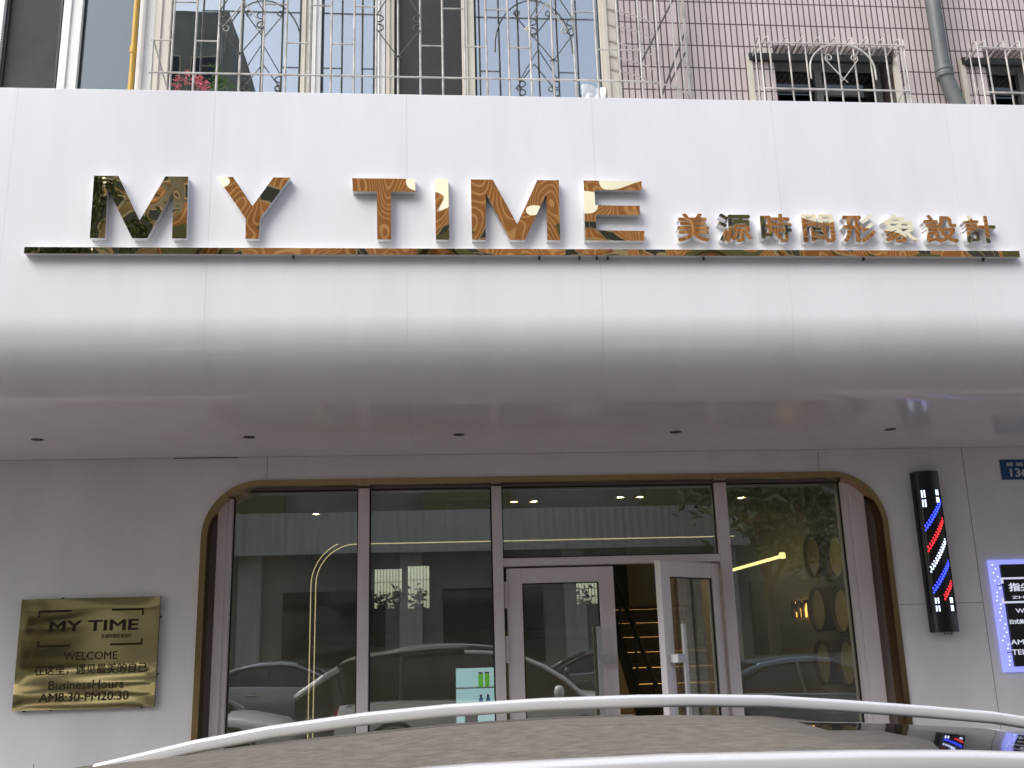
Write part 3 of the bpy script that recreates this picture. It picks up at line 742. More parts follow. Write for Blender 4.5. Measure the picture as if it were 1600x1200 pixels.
for col, yl, yr, u0, u1 in (('led_blue', 824, 784, -.72, .75), ('led_red', 857, 813, -.72, .75), ('led_white', 889, 846, -.72, .72), ('led_blue', 922, 880, -.72, .75), ('led_red', 933, 912, .0, .78)):
    mb = MB(); z0, z1 = py_to_z(yl), py_to_z(yr); n_ = 11 if u0 < -.1 else 6
    for i in range(n_):
        f = i/(n_-1); u = u0+(u1-u0)*f; z = z0+(z1-z0)*f
        for q in range(3): led(mb, u+(.06 if q == 1 else 0), z+(q-1)*.019)
    mb.build('led_stripe', M[col], t)

# ------------------------------------------------------------------ lit black signboard, cut by the frame's edge
sx0_, sz0, sz1 = 4.752, 1.325, 2.246
t = thing('lit_signboard', 'black signboard with glowing blue white edge at the right edge of the shop front', 'sign', (5.3, 0, sz0))
SX1 = 5.95
MB().box(sx0_, SX1, -.03, -.002, sz0, sz1).build('edge_light', M['edge_light'], t, bevel=.006)
MB().box(sx0_+.085, SX1-.06, -.06, -.031, sz0+.045, sz1-.04).build('board', M['black'], t, bevel=.003)
mb = MB(); rr_ = random.Random(5)
for k in range(26):
    z = sz0+.06+.82*k/25; x = sx0_+.02+rr_.random()*.05
    mb.box(x-.004, x+.004, -.033, -.0305, z-.004, z+.004)
mb.build('led_point', M['led_white'], t)
clp = MB()
for z in (sz1-.21, sz0+.16): clp.box(sx0_+.045, sx0_+.1, -.036, -.0305, z-.004, z+.004)
clp.build('clip', M['black'], t)
def sp(px, py): return at(px/6+1520, py/6+860, -.06)
def stext(body, l, tp, bt, r=None, wid=None, bold=.01):
    x0, z1 = sp(*l); z0 = sp(l[0], bt)[1]
    text('lettering', body, x0, x0+wid, z0, z1, -.0625, .002, M['sign_ink'], t, bold)
stext('指尖', (330, 305), 0, 385, wid=.205, bold=.03)
stext('ZHIJIAN', (365, 428), 0, 462, wid=.30, bold=.01)
stext('WELCOME', (398, 545), 0, 588, wid=.36, bold=.01)
stext('日式美甲', (342, 648), 0, 692, wid=.17, bold=.03)
stext('AM:', (352, 838), 0, 884, wid=.135, bold=.01)
stext('TEL:', (364, 930), 0, 980, wid=.14, bold=.01)
bk = MB()
xa, z1 = sp(258, 255); xb = xa+.75; zq = sp(270, 310)[1]
bk.box(xa, xb, -.0625, -.0605, z1-.016, z1).box(xa, xa+.02, -.0625, -.0605, zq, z1-.0161)
bk.build('corner_bracket', M['sign_ink'], t); bk = MB()
xa2, z0 = sp(292, 497); zq2 = sp(292, 445)[1]
bk.box(xa2-.015, xb, -.0625, -.0605, z0, z0+.016).box(xa2-.015, xa2+.005, -.0625, -.0605, z0+.0161, zq2)
bk.build('corner_bracket', M['sign_ink'], t)

# blue house number plate
hx0, hz0, hz1 = 4.998, 2.937, 3.115
t = thing('house_number_plate', 'small blue house number plate with white digits at the right edge', 'number plate', (hx0+.2, 0, hz0))
MB().box(hx0, hx0+.5, -.006, -.001, hz0, hz1).build('plate', M['blue_plate'], t, bevel=.002)
text('digits', '136', hx0+.082, hx0+.242, hz0+.025, hz0+.098, -.0085, .002, M['white_ink'], t, .02)
text('street_name', '健 福 街', hx0+.055, hx0+.30, hz0+.118, hz0+.152, -.0085, .002, M['white_ink'], t, .012)

# ------------------------------------------------------------------ apartment facade above
apt = thing('apartment_building', 'pink tiled apartment facade with white framed windows above the canopy', 'building', (0, 0, 3.5))
UB = 4.2
wx0, wx1 = -5.2, ax(966, 100, 0)
sm = [ax(1210, 100, 0), ax(1398, 100, 0), az(1300, 72, 0)]
sm2 = [ax(1540, 100, 0), ax(1540, 100, 0)+1.2, az(1560, 77, 0)]
WT = 8.6
shape([[(-14, UB-.6), (16, UB-.6), (16, 17), (-14, 17)], [(wx0, UB), (wx1, UB), (wx1, WT), (wx0, WT)],
       [(sm[0], 6.0), (sm[1], 6.0), (sm[1], sm[2]), (sm[0], sm[2])], [(sm2[0], 6.0), (sm2[1], 6.0), (sm2[1], sm2[2]), (sm2[0], sm2[2])]], 0.0, .42, 'tiled_wall', M['tile'], apt)
MB().box(-14, 16, 2.6, 2.8, UB-.6, 17).build('inner_wall', M['grey_render'], apt)
MB().box(-14, 16, .43, 9.5, 16.6, 17).build('roof', M['grey_render'], apt)
MB().box(-14, 16, .43, 9.5, UB-.75, UB-.6).build('floor_slab', M['grey_render'], apt)
fr = MB()
fy0, fy1 = -.03, .10
mem = [(92, 122, 'pvc'), (213, 238, 'pvc'), (238, 263, 'pvc_old'), (470, 486, 'pvc_old'), (487, 501, 'pvc'), (586, 602, 'pvc'), (603, 616, 'pvc_old'), (722, 742, 'pvc_old'), (940, 966, 'pvc_old')]
wfm = MB().box(wx0, wx1, .0, .1, UB, UB+.05).box(wx0, wx1, 0, .1, WT-.08, WT).build('window_frame', M['pvc'], apt)
for a, b, mm in mem:
    X0, X1 = ax(a, 100, 0), ax(b, 100, 0)
    mid = X0+(X1-X0)*.45
    MB().box(X0, X1, -.012, .1, UB+.05, WT-.08).box(X0+.03, mid, -.03, -.012, UB+.05, WT-.08).build('frame_member', M[mm], wfm, bevel=.004)
mb = MB().box(ax(0, 50, 0)-.06, ax(3, 50, 0), -.01, .1, UB+.05, WT-.08); mb.build('frame_member', M['pvc'], wfm)
for a, b, mm, lab in ((-60, 0, 'screen', 0), (4, 91, 'screen', 0), (123, 213, 'glass_green', 0), (263, 470, 'glass_up', 0), (501, 586, 'glass_up', 0), (616, 722, 'screen', 0), (742, 940, 'glass_up', 0)):
    X0, X1 = ax(a, 100, .05), ax(b, 100, .05)
    MB().box(X0, X1, .05, .058, UB+.05, WT-.08).build('pane', M[mm], wfm)
    g = MB().box(X0, X0+.018, .03, .049, UB+.05, WT-.08).box(X1-.018, X1, .03, .049, UB+.05, WT-.08)
    g.build('gasket', M['gasket'], wfm)
# small windows on the right, set deep in the tiled wall
for q, (a, b, zt2) in enumerate((sm, sm2)):
    f = MB().box(a, b, .30, .38, zt2-.07, zt2).box(a, a+.05, .30, .38, 6, zt2-.07).box(b-.05, b, .30, .38, 6, zt2-.07)
    mid = a+(b-a)*.46
    f.box(mid-.035, mid+.035, .29, .38, 6, zt2-.07).box(a+.05, mid-.035, .31, .38, zt2-.30, zt2-.26).box(mid+.035, b-.2, .31, .38, zt2-.34, zt2-.27)
    fo = f.build('window_frame', M['pvc_dim'], apt, bevel=.003)
    MB().box(a+.05, b-.05, .345, .352, 6, zt2-.07).build('pane', M['glass_dark'], fo)
# tiled band between window 2 and the wall edge keeps the plain facade tile
# yellow gas pipe
X = ax(209, 70, -.1)
t = thing('gas_pipe', 'yellow gas pipe running down beside the white window frame', 'pipe', (X, -.1, 5))
MB().tube([(X, -.1, 5), (X, -.1, 9)], .024, 12).build('pipe', M['yellow'], t, smooth=50)
zc = az(209, 78, -.1)
MB().lathe([(.026, -.04), (.032, -.035), (.032, .03), (.026, .035)], (X, -.1, zc), 'z', 14).build('coupling', M['yellow'], t, smooth=40)
MB().box(X-.03, X+.03, -.1, .0, zc+.9, zc+.93).build('clamp', M['iron'], t)
# grey drainpipe
t = thing('drainpipe', 'grey drainpipe on the pink tiled wall between the two small caged windows', 'pipe', (ax(1478, 112, -.12), -.12, 5))
X, Zc = at(1474, 110, -.12)
xb, zb2 = at(1493, 158, -.12)
MB().tube([(X, -.12, 12), (X, -.12, Zc)], .068, 18).build('pipe', M['pipe'], t, smooth=50)
MB().lathe([(.07, -.06), (.082, -.055), (.084, -.02), (.076, -.01), (.076, .0), (.084, .01), (.082, .05), (.07, .055)], (X+.005, -.12, Zc-.02), 'z', 20).build('collar', M['pipe'], t, smooth=40)
MB().tube([(X, -.12, Zc), (X+.02, -.12, Zc-.1), (X+.09, -.12, Zc-.36), (X+.16, -.12, Zc-.62), (X+.2, -.12, Zc-1.6)], .07, 18).build('elbow', M['pipe'], t, smooth=50)

# ---- window cages
def scroll(cx, cz, r, s, a0=0, turns=1.15, n=14):
    return [(cx+s*r*(1-.55*i/n)*math.cos(R(a0)+2*math.pi*turns*i/n), cz+r*(1-.55*i/n)*math.sin(R(a0)+2*math.pi*turns*i/n)) for i in range(n+1)]
GYF = -.45
t = thing('window_grille', 'large rusty white burglar grille with scrolls over the wide apartment window', 'window grille', (0, GYF, 5.6))
bxs = [ax(px, 110, GYF) for px in (237, 267, 303, 339, 374, 410, 446, 483, 517, 553, 588, 622, 657, 692, 727, 761, 796, 830, 865, 899, 934, 969, 1003)]
ZG0, ZG1 = 5.35, 9.2
zr1 = az(620, 121, GYF); zrA = az(640, 71, GYF); zrB = az(640, 12, GYF)
for k, X in enumerate(bxs):
    z1 = zrA if k == 0 else ZG1
    MB().tube([(X-.004, GYF, z1), (X, GYF, zr1-.15), (X+.01, GYF+.02, zr1-.28), (X+.01, GYF+.12, zr1-.42), (X+.01, .03, zr1-.5)], .0100, 7).build('upright_bar', M['bars'], t, smooth=60)
# receding curved end at the right
XE = bxs[-1]; RR = GYF*-1
def endp(a, z): return (XE+.55*math.sin(R(a)), GYF+(-GYF)*(1-math.cos(R(a))), z)
for a in (18, 38, 52, 64, 76, 88):
    x, y, _ = endp(a, 0)
    MB().tube([(x, y, ZG1), (x, y, zr1-.45)], .0075, 7).build('upright_bar', M['bars'], t, smooth=60)
for z, xs in ((zr1, bxs[0]), (ZG1, bxs[1]), (zrB+.62, bxs[1])):
    MB().tube([(xs-.02, GYF-.009, z), (XE, GYF-.009, z)]+[endp(a, z) for a in range(10, 91, 10)], .0085, 7).build('rail', M['bars'], t, smooth=60)
MB().tube([(bxs[0]-.02, GYF, zrA), (bxs[1], GYF, zrA)], .007, 6).tube([(bxs[0], GYF, zrA), (bxs[0]+.06, 0.0, zr1-.05)], .007, 6).build('left_return', M['bars'], t)
for k in range(1, len(bxs)-1):
    if k in (2, 6, 8, 12, 14, 16, 20, 21): MB().tube([(bxs[k], GYF, zrA), (bxs[k+1], GYF, zrA)], .007, 6).build('rung', M['bars'], t)
    if k in (1, 5, 7, 9, 13, 15, 19): MB().tube([(bxs[k], GYF, zrB), (bxs[k+1], GYF, zrB)], .007, 6).build('rung', M['bars'], t)
for zz in (zrB+.25, zrB+.08, zrB-.1, zrA+.12, zrA-.02):
    MB().tube([(XE-.2, -.02, zz+.1), (XE, -.03, zz+.04), (XE+.16, -.05, zz-.03), (XE+.22, -.08, zz-.1), (XE+.23, -.1, zz-.22)], .006, 6).build('side_rung', M['bars'], t, smooth=60)
for p_, q_ in ((endp(8, zr1-.35), endp(86, zrB+.1)), (endp(0, zr1+.2), endp(50, zrB+.35)), (endp(30, zr1+.05), endp(86, zrB-.1))):
    MB().tube([p_, q_], .0095, 6).build('diagonal_brace', M['iron'], t, smooth=60)
zb3, zm3 = az(622, 91, GYF), az(622, 38, GYF)
for c_ in (4, 11, 18):
    orn = MB(); X = bxs[c_]; Xl, Xr = bxs[c_-1], bxs[c_+1]; zt3 = 2*zm3-zb3+.1
    orn.tube([(X, GYF-.012, zb3), (Xl, GYF-.012, zm3-.06)], .005, 6).tube([(X, GYF-.012, zb3), (Xr, GYF-.012, zm3-.06)], .005, 6)
    orn.tube([(Xl, GYF-.012, zm3+.08), (X, GYF-.012, zt3)], .005, 6).tube([(Xr, GYF-.012, zm3+.08), (X, GYF-.012, zt3)], .005, 6)
    orn.tube([(X-.03, GYF-.02, zb3-.012), (X, GYF-.02, zb3+.012), (X+.03, GYF-.02, zb3-.012)], .006, 6)
    for xs, s in ((Xl, 1), (Xr, -1)):
        for sg in (1, -1):
            orn.tube([(xs+s*(.01+.05*math.sin(R(a))), GYF-.014, zm3+sg*(.012+.035*(1-math.cos(R(a))))) for a in range(0, 200, 20)], .006, 6)
    orn.build('scroll_ornament', M['iron'], t, smooth=60)
# arches and hearts in the upper half of the grille (they show mirrored in the glass)
for pa, pb in ((352, 472), (775-240, 600), (640, 690), (773, 893)):
    if pb-pa < 100: continue
    arc_ = MB(); MYR = .1-GYF
    x0, x1 = ax(pa, 60, MYR), ax(pb, 60, MYR); zt4 = az((pa+pb)/2, 2, MYR); zb4 = az(pa, 75, MYR); cx = (x0+x1)/2; hw = (x1-x0)/2
    arc_.tube([(x0, GYF+.01, zb4-.05), (x0, GYF+.01, zb4)]+[(cx-hw*math.cos(R(a)), GYF+.01, zb4+(zt4-zb4)*math.sin(R(a))) for a in range(10, 180, 10)]+[(x1, GYF+.01, zb4), (x1, GYF+.01, zb4-.05)], .008, 6)
    zh = az(cx, 62, MYR) if False else az((pa+pb)/2, 60, MYR); zs_ = az((pa+pb)/2, 22, MYR)
    for s in (1, -1):
        arc_.tube([(cx, GYF+.01, zh), (cx+s*hw*.5, GYF+.01, zs_)]+[(x, GYF+.01, z) for x, z in scroll(cx+s*(hw*.5-.035), zs_, .035, s)], .006, 6)
        zx = az((pa+pb)/2, 101, MYR); zy = az((pa+pb)/2, 140, MYR)
        arc_.tube([(cx, GYF+.01, zx), (cx+s*hw*.5, GYF+.01, zy)]+[(x, GYF+.01, z) for x, z in scroll(cx+s*(hw*.5-.035), zy, .035, s)], .006, 6)
    arc_.build('arch_ornament', M['bars'], t, smooth=60)

def small_cage(label, pxs, dx=0.0):
    Y = -.26
    X = [ax(p, 100, Y)+dx for p in pxs]
    ztop = az(1310, 57, Y); zr = az(1310, 70, Y); zl = az(1310, 141, Y)
    t = thing('small_window_cage', label, 'window grille', (sum(X)/len(X), 0, 6.2), 'cages over the small windows')
    for x in X:
        MB().tube([(x-.03, .0, ztop-.07), (x-.012, Y+.05, ztop), (x, Y, ztop-.012), (x, Y, ztop-.05), (x, Y, 5.8), (x, .0, 5.75)], .0085, 7).build('upright_bar', M['bars'], t, smooth=60)
    for z in (zr, zl):
        MB().tube([(X[0]-.09, Y-.01, z), (X[-1]+.03, Y-.01, z)], .0085, 7).build('rail', M['bars'], t, smooth=60)
    for s, xx in ((-1, X[0]-.09), (1, X[-1]+.03)):
        MB().tube([(xx, 0, ztop-.1), (xx, Y+.04, ztop), (xx, Y, ztop-.02), (xx, Y, 5.8)], .007, 7).tube([(xx, Y, zr), (xx, 0, zr)], .006, 6).tube([(xx, Y, zl+.14), (xx, 0, zl)], .007, 6).tube([(xx, Y*.5, ztop-.03), (xx, Y*.5, 5.8)], .006, 6).build('side_bar', M['bars'], t, smooth=60)
        MB().box(xx-.05*(s < 0), xx+.05*(s > 0), -.03, -.003, 5.8, zr+.02).build('angle_post', M['pvc_old'], t)
    x0, x1 = ax(1265, 110, Y)+dx, ax(1366, 110, Y)+dx; cx, hw = (x0+x1)/2, (x1-x0)/2
    zs0 = az(1300, 110, Y)
    a_ = MB().tube([(x0, Y-.016, zs0-.1), (x0, Y-.016, zs0)]+[(cx-hw*math.cos(R(a)), Y-.016, zs0+(zr-zs0)*math.sin(R(a))) for a in range(10, 180, 8)]+[(x1, Y-.016, zs0), (x1, Y-.016, zs0-.1)], .009, 7)
    zh, zk = az(1310, 125, Y), az(1310, 95, Y)
    for s in (1, -1):
        a_.tube([(cx, Y-.016, zh), (cx+s*hw*.5, Y-.016, zk)]+[(x, Y-.016, z) for x, z in scroll(cx+s*(hw*.5-.035), zk+.02, .036, s, -20)], .006, 6)
    a_.tube([(cx-.035, Y-.018, zh-.035), (cx+.01, Y-.018, zh+.01)], .005, 6).tube([(cx+.035, Y-.018, zh-.035), (cx-.01, Y-.018, zh+.01)], .005, 6)
    a_.build('arch_ornament', M['bars'], t, smooth=60)
    MB().box(X[0]-.12, X[-1]+.02, -.05, -.002, ztop-.125, ztop-.055).build('lintel_strip', M['hole'], t)  # near-black strip just below the top of the cage
    return t
pxs = (1205, 1235, 1261, 1286, 1311, 1336, 1361, 1386, 1411)
small_cage('small caged window grille with arch and heart scroll left of the drainpipe', pxs)
small_cage('small caged window grille cut by the right edge of the picture', pxs, ax(1545, 100, -.26)-ax(1205, 100, -.26))

# plants behind the grille
rnd = random.Random(11)
X, Z = at(300, 128, -.25)
t = thing('flowering_plant', 'pink flowering plant behind the apartment window grille', 'plant', (X, -.25, 5.4))
mb = MB()
for px, py in ((292, 114), (281, 124), (290, 126), (305, 121), (314, 126), (319, 131), (310, 130), (277, 134), (322, 139)):
    x, z = at(px, py, -.25); leafy(mb, (x, -.25, z), 16, (.014, .014, .012), .045, rnd, .9)
mb.build('petals', M['petal'], t)
mb = MB()
for px, py in ((292, 120), (310, 128), (281, 130)):
    x, z = at(px, py, -.25); mb.tube([(X, -.25, 5.6), (x, -.25, z)], .004, 5)
mb.build('stem', M['stem'], t)
mb = MB(); leafy(mb, (X, -.25, 5.75), 40, (.08, .05, .06), .07, rnd); mb.build('leaves', M['leaf'], t)
MB().lathe([(.06, 5.42), (.085, 5.6), (.08, 5.6), (.06, 5.5)], (X, -.25, 0), 'z', 18).build('pot', M['pot'], t, smooth=40)
X, Z = at(346, 128, -.3)
t = thing('leafy_plant', 'green leafy plant beside the pink flowers behind the window grille', 'plant', (X, -.3, 5.4))
mb = MB(); st2 = MB()
for px, py, n_ in ((341, 106, 9), (336, 119, 9), (348, 127, 12), (356, 130, 9), (336, 135, 9), (343, 112, 7), (344, 138, 14), (340, 124, 8)):
    x, z = at(px, py, -.3); leafy(mb, (x, -.3, z), n_, (.02, .02, .012), .06, rnd, .3)
    st2.tube([(X, -.3, 5.6), (X+(x-X)*.6, -.3, (5.6+z)/2), (x, -.3, z)], .004, 5)
mb.build('leaves', M['leaf'], t); st2.build('stem', M['stem'], t, smooth=60)
MB().lathe([(.05, 5.42), (.075, 5.6), (.07, 5.6), (.05, 5.5)], (X, -.3, 0), 'z', 18).build('pot', M['pot'], t, smooth=40)
# plastic sheet in the window corner
x0, z1 = at(904, 134, -.0); x1, z0 = at(946, 156, -.0)
mb = MB(); g_ = 6; vs_ = []; fs_ = []
for i in range(g_+1):
    for k in range(g_+1):
        u, v = i/g_, k/g_
        vs_.append((x0+u*(x1-x0)+(.03*v if i == 0 else 0), .0-.05*random.random(), z0-.3+v*(z1-z0+.3)-.03*u*v))
for i in range(g_):
    for k in range(g_):
        a = i*(g_+1)+k; fs_.append((a, a+g_+1, a+g_+2, a+1))
o = mb.add(vs_, fs_).build('plastic_sheet', M['paper'])
so_ = o.modifiers.new('thick', 'SOLIDIFY'); so_.thickness = .003
tag(o, 'crumpled white plastic sheet in the lower corner of the apartment window', 'plastic sheet')

# ------------------------------------------------------------------ cars
def make_car(name, label, paint, body, gh, roofx, hw, tw, wheels, loc, rot=0, group=None, roofmat=None, rail=None, roof_edge_bow=0, zg=.2, edge=.05, tilt=0, edge_r=.022):
    t = thing(name, label, 'car', loc, group)
    mb = MB(); rings = []
    for x, z, k in body:
        h = hw*k
        rings.append([(x, -h*.82, zg), (x, -h*.97, zg+.12), (x, -h, .52*z+.1), (x, -h*.985, z-.10), (x, -h*.93, z-.03), (x, -h*.8, z), (x, 0, z+.025),
                      (x, h*.8, z), (x, h*.93, z-.03), (x, h*.985, z-.10), (x, h, .52*z+.1), (x, h*.97, zg+.12), (x, h*.82, zg)])
    mb.loft(rings).build('body', paint, t, smooth=50, keep=True)
    belt = [(x, z) for x, z, k in body]; kk = [(x, k) for x, z, k in body]
    zmax = max(z for x, z in gh)
    def ring(x, z, lift=0, top=False):
        zb_ = lerp(belt, x)-.02; hb = hw*lerp(kk, x)*.9
        f = max(0, min(1, (z-zb_)/(zmax-zb_))); ht = hb+(tw-hb)*f
        r_ = [(x, -ht, z-edge*f+lift), (x, -ht+.07, z-.012*f+lift), (x, -ht*.5, z+lift), (x, 0, z+.012*f+lift), (x, ht*.5, z+lift), (x, ht-.07, z-.012*f+lift), (x, ht, z-edge*f+lift)]
        return r_ if top else [(x, -hb, zb_)]+r_+[(x, hb, zb_)]
    xs = sorted(set([x for x, z in gh]+[gh[0][0]+(gh[-1][0]-gh[0][0])*i/30 for i in range(31)]))
    MB().loft([ring(x, lerp(gh, x)) for x in xs]).build('windows', M['carglass'], t, smooth=50, keep=True)
    rx = [roofx[0]+(roofx[1]-roofx[0])*i/24 for i in range(25)]
    rings = []
    for i, x in enumerate(rx):
        rr = ring(x, lerp(gh, x), .008, True)
        if roof_edge_bow and i == 24: rr = [(x+roof_edge_bow*(1-(y/tw)**2), y, lerp(gh, x+roof_edge_bow*(1-(y/tw)**2))+.008-.05*abs(y/tw)**6) for _, y, _ in rr]
        rings.append(rr)
    ro = MB().loft(rings, closed=False, caps=False).build('roof', roofmat or paint, t, smooth=60, keep=True)
    sm_ = ro.modifiers.new('thick', 'SOLIDIFY'); sm_.thickness = .012; sm_.offset = -1
    # pillars along the greenhouse sides
    def side_pt(x, f, s):
        z = lerp(gh, x); zb_ = lerp(belt, x)-.02; hb = hw*lerp(kk, x)*.9; f2 = max(0, min(1, (z-zb_)/(zmax-zb_))); ht = hb+(tw-hb)*f2
        return (x, s*(hb+(ht-hb)*f+.004), zb_+(z-.05*f2-zb_)*f)
    for s in (1, -1):
        A = [side_pt(gh[-1][0]+(roofx[1]-gh[-1][0])*i/6, .98, s) for i in range(7)]
        Cc = [side_pt(gh[0][0]+(roofx[0]-gh[0][0])*i/6, .98, s) for i in range(7)]
        MB().tube(A, .035, 6).build('front_pillar', paint, t, smooth=60, keep=True)
        MB().tube(Cc, .05, 6).build('rear_pillar', paint, t, smooth=60, keep=True)
        MB().tube([side_pt(x, .97, s) for x in [roofx[0]+(roofx[1]-roofx[0])*i/10 for i in range(11)]], edge_r, 6).build('roof_edge', paint, t, smooth=60, keep=True)
        xm = (roofx[0]+roofx[1])/2
        MB().tube([side_pt(xm, 0, s), side_pt(xm, .97, s)], .03, 4).build('door_pillar', M['blacktrim'], t, keep=True)
        x0, x1 = gh[0][0]+.15, gh[-1][0]-.1
        MB().tube([(x, s*(hw*lerp(kk, x)*.955), lerp(belt, x)-.025) for x in [x0+(x1-x0)*i/12 for i in range(13)]], .012, 5).build('window_trim', M['chrome'], t, smooth=60, keep=True)
        for hx in (xm-.28, xm+.72):
            MB().box(hx-.11, hx+.11, s*hw*1.0-.02, s*hw*1.0+.03, lerp(belt, hx)-.2, lerp(belt, hx)-.17).build('door_handle', M['chrome'], t, bevel=.008, keep=True)
        mx_ = gh[-1][0]-.42
        b2 = lerp(belt, mx_)
        mr_ = MB().lathe([(.02, -.07), (.085, -.05), (.1, 0), (.085, .05), (.03, .075)], (mx_, s*(hw+.12), b2+.07), 'x', 14)
        mo = mr_.build('mirror', paint, t, smooth=60, keep=True)
        MB().tube([(mx_, s*hw*.92, b2-.02), (mx_, s*(hw+.06), b2+.03)], .02, 6).build('mirror_arm', M['blacktrim'], mo, keep=True)
        for wx in wheels:
            wr_ = .34
            wh = MB().lathe([(.2, -.1), (wr_-.02, -.1), (wr_, -.07), (wr_, .07), (wr_-.02, .1), (.2, .1)], (wx, s*(hw-.08), wr_), 'y', 28).build('wheel', M['tyre'], t, smooth=40, keep=True)
            MB().lathe([(0, s*.08), (.06, s*.1), (.08, s*.085), (.19, s*.09), (.21, s*.1), (.21, s*.02), (0, s*.02)], (wx, s*(hw-.08), wr_), 'y', 20).build('rim', M['rim'], wh, smooth=30, keep=True)
            MB().tube([(wx+.4*math.cos(R(a)), s*(hw+.002), wr_+.40*math.sin(R(a))) for a in range(-10, 191, 20)], .03, 6).build('wheel_arch', M['blacktrim'], t, smooth=60, keep=True)
        xf, xr_ = body[-1][0], body[0][0]
        zf = body[-2][1]; zr_ = body[1][1]
        MB().box(xf-.28, xf-.02, s*hw*.55-.16, s*hw*.55+.16, zf-.2, zf-.07).build('headlight', M['lamp'], t, bevel=.03, keep=True)
        MB().box(xr_+.0, xr_+.25, s*hw*.72-.12, s*hw*.72+.12, zr_-.26, zr_-.08).build('tail_light', M['tail'], t, bevel=.03, keep=True)
        if rail:
            P = [(x, s*rail[0], z-(.019+.018*(x+.65) if s < 0 else 0)) for x, z in rail[1]]
            ra = MB().loft([[(x, y+.017*math.copysign(abs(math.cos(R(a)))**.45, math.cos(R(a))), z+rail[2]*1.15*math.copysign(abs(math.sin(R(a)))**.55, math.sin(R(a)))-.002) for a in range(0, 360, 15)]
                            for x, y, z in [tuple(Vector(P[i]).lerp(Vector(P[i+1]), q/4)) for i in range(len(P)-1) for q in range(4)]+[P[-1]]]).build('roof_rail', M['rail'], t, smooth=60, keep=True)
            ft = MB()
            for q in (0, len(P)-1):
                x, y, z = P[q]; ft.box(x-.05, x+.05, y-.01, y+.01, z-.05, z-.005)
            ft.build('rail_foot', M['rail'], ra, keep=True)
    for x, s in ((body[-1][0], 1), (body[0][0], -1)):
        MB().box(x-.06 if s > 0 else x-.03, x+.03 if s > 0 else x+.06, -hw*.8, hw*.8, zg+.03, zg+.22).build('bumper', M['blacktrim'], t, bevel=.03, keep=True)
    t.rotation_euler = (R(tilt), 0, R(rot))
    return t
SEDAN_B = [(-2.28, .78, .80), (-2.2, .92, .9), (-1.9, .98, .96), (-1.3, .99, 1), (0, .95, 1), (.9, .92, .99), (1.5, .86, .96), (2.0, .76, .88), (2.25, .6, .74), (2.3, .5, .66)]
SEDAN_G = [(-1.75, .97), (-1.35, 1.15), (-.85, 1.36), (-.4, 1.43), (.0, 1.44), (.35, 1.40), (.75, 1.22), (1.3, .89)]
SUV_B = [(-2.2, .85, .82), (-2.12, 1.0, .92), (-1.8, 1.05, .97), (-1.2, 1.06, 1), (0, 1.03, 1), (.9, 1.02, .99), (1.4, .98, .97), (1.9, .92, .9), (2.15, .78, .76), (2.2, .62, .68)]
GZ = -.13
SUVX, SUVY = .85, -6.72
near_roof = [(-1.9, 1.0), (-1.45, 1.32), (-1.2, 1.46), (-.9, 1.515), (-.69, 1.541), (-.57, 1.554), (-.44, 1.563), (-.3, 1.575), (-.13, 1.588), (.03, 1.598), (.22, 1.604), (.41, 1.604), (.51, 1.601), (.67, 1.593), (.82, 1.581), (.99, 1.562), (1.12, 1.545), (1.4, 1.46), (1.8, 1.25), (2.2, .86)]
rail_w = [(-.62, 1.53), (-.447, 1.564), (-.306, 1.585), (-.129, 1.603), (.033, 1.613), (.219, 1.618), (.409, 1.618), (.511, 1.616), (.666, 1.609), (.821, 1.595), (.991, 1.578), (1.123, 1.563), (1.25, 1.54)]
SUV = make_car('parked_suv', 'white suv with dusty roof and bright roof rails parked right in front of the shop', M['white_car'], SUV_B,
         [(x-SUVX, z-GZ-.012) for x, z in near_roof], (-1.3-SUVX, .48-SUVX), .93, .60, (-1.35, 1.32), (SUVX, SUVY-.045, GZ+.0145), 0, None, M['dust'],
         (.52, [(x-SUVX, z-GZ) for x, z in rail_w], .0105), .14, edge=.012, tilt=-1.6, edge_r=.004)
make_car('parked_sedan', 'white sedan parked behind the suv, its bonnet mirrored low in the left window pane', M['white_car'], SEDAN_B, SEDAN_G, (-.85, .35), .9, .55, (-1.4, 1.4), (-4.15, -6.7, GZ), 0, 'parked cars in the street')
make_car('parked_sedan', 'steel blue sedan parked ahead of the suv, mirrored in the right window pane', M['blue_car'], SEDAN_B, SEDAN_G, (-.85, .35), .9, .55, (-1.4, 1.4), (5.65, -6.7, GZ), 0, 'parked cars in the street')
make_car('parked_sedan', 'silver sedan across the street, mirrored in the left window pane', M['silver_car'], SEDAN_B, SEDAN_G, (-.85, .35), .9, .55, (-1.4, 1.4), (-3.2, -14.2, GZ), 0, 'parked cars in the street')
make_car('parked_sedan', 'white sedan on the far kerb, mirrored beyond the silver sedan', M['white_car'], SEDAN_B, SEDAN_G, (-.85, .35), .9, .55, (-1.4, 1.4), (-.9, -16.6, GZ), 180, 'parked cars in the street')
make_car('parked_sedan', 'dark grey sedan on the far kerb, mirrored in the closed glass door', M['grey_car'], SEDAN_B, SEDAN_G, (-.85, .35), .9, .55, (-1.4, 1.4), (4.1, -16.6, GZ), 180, 'parked cars in the street')

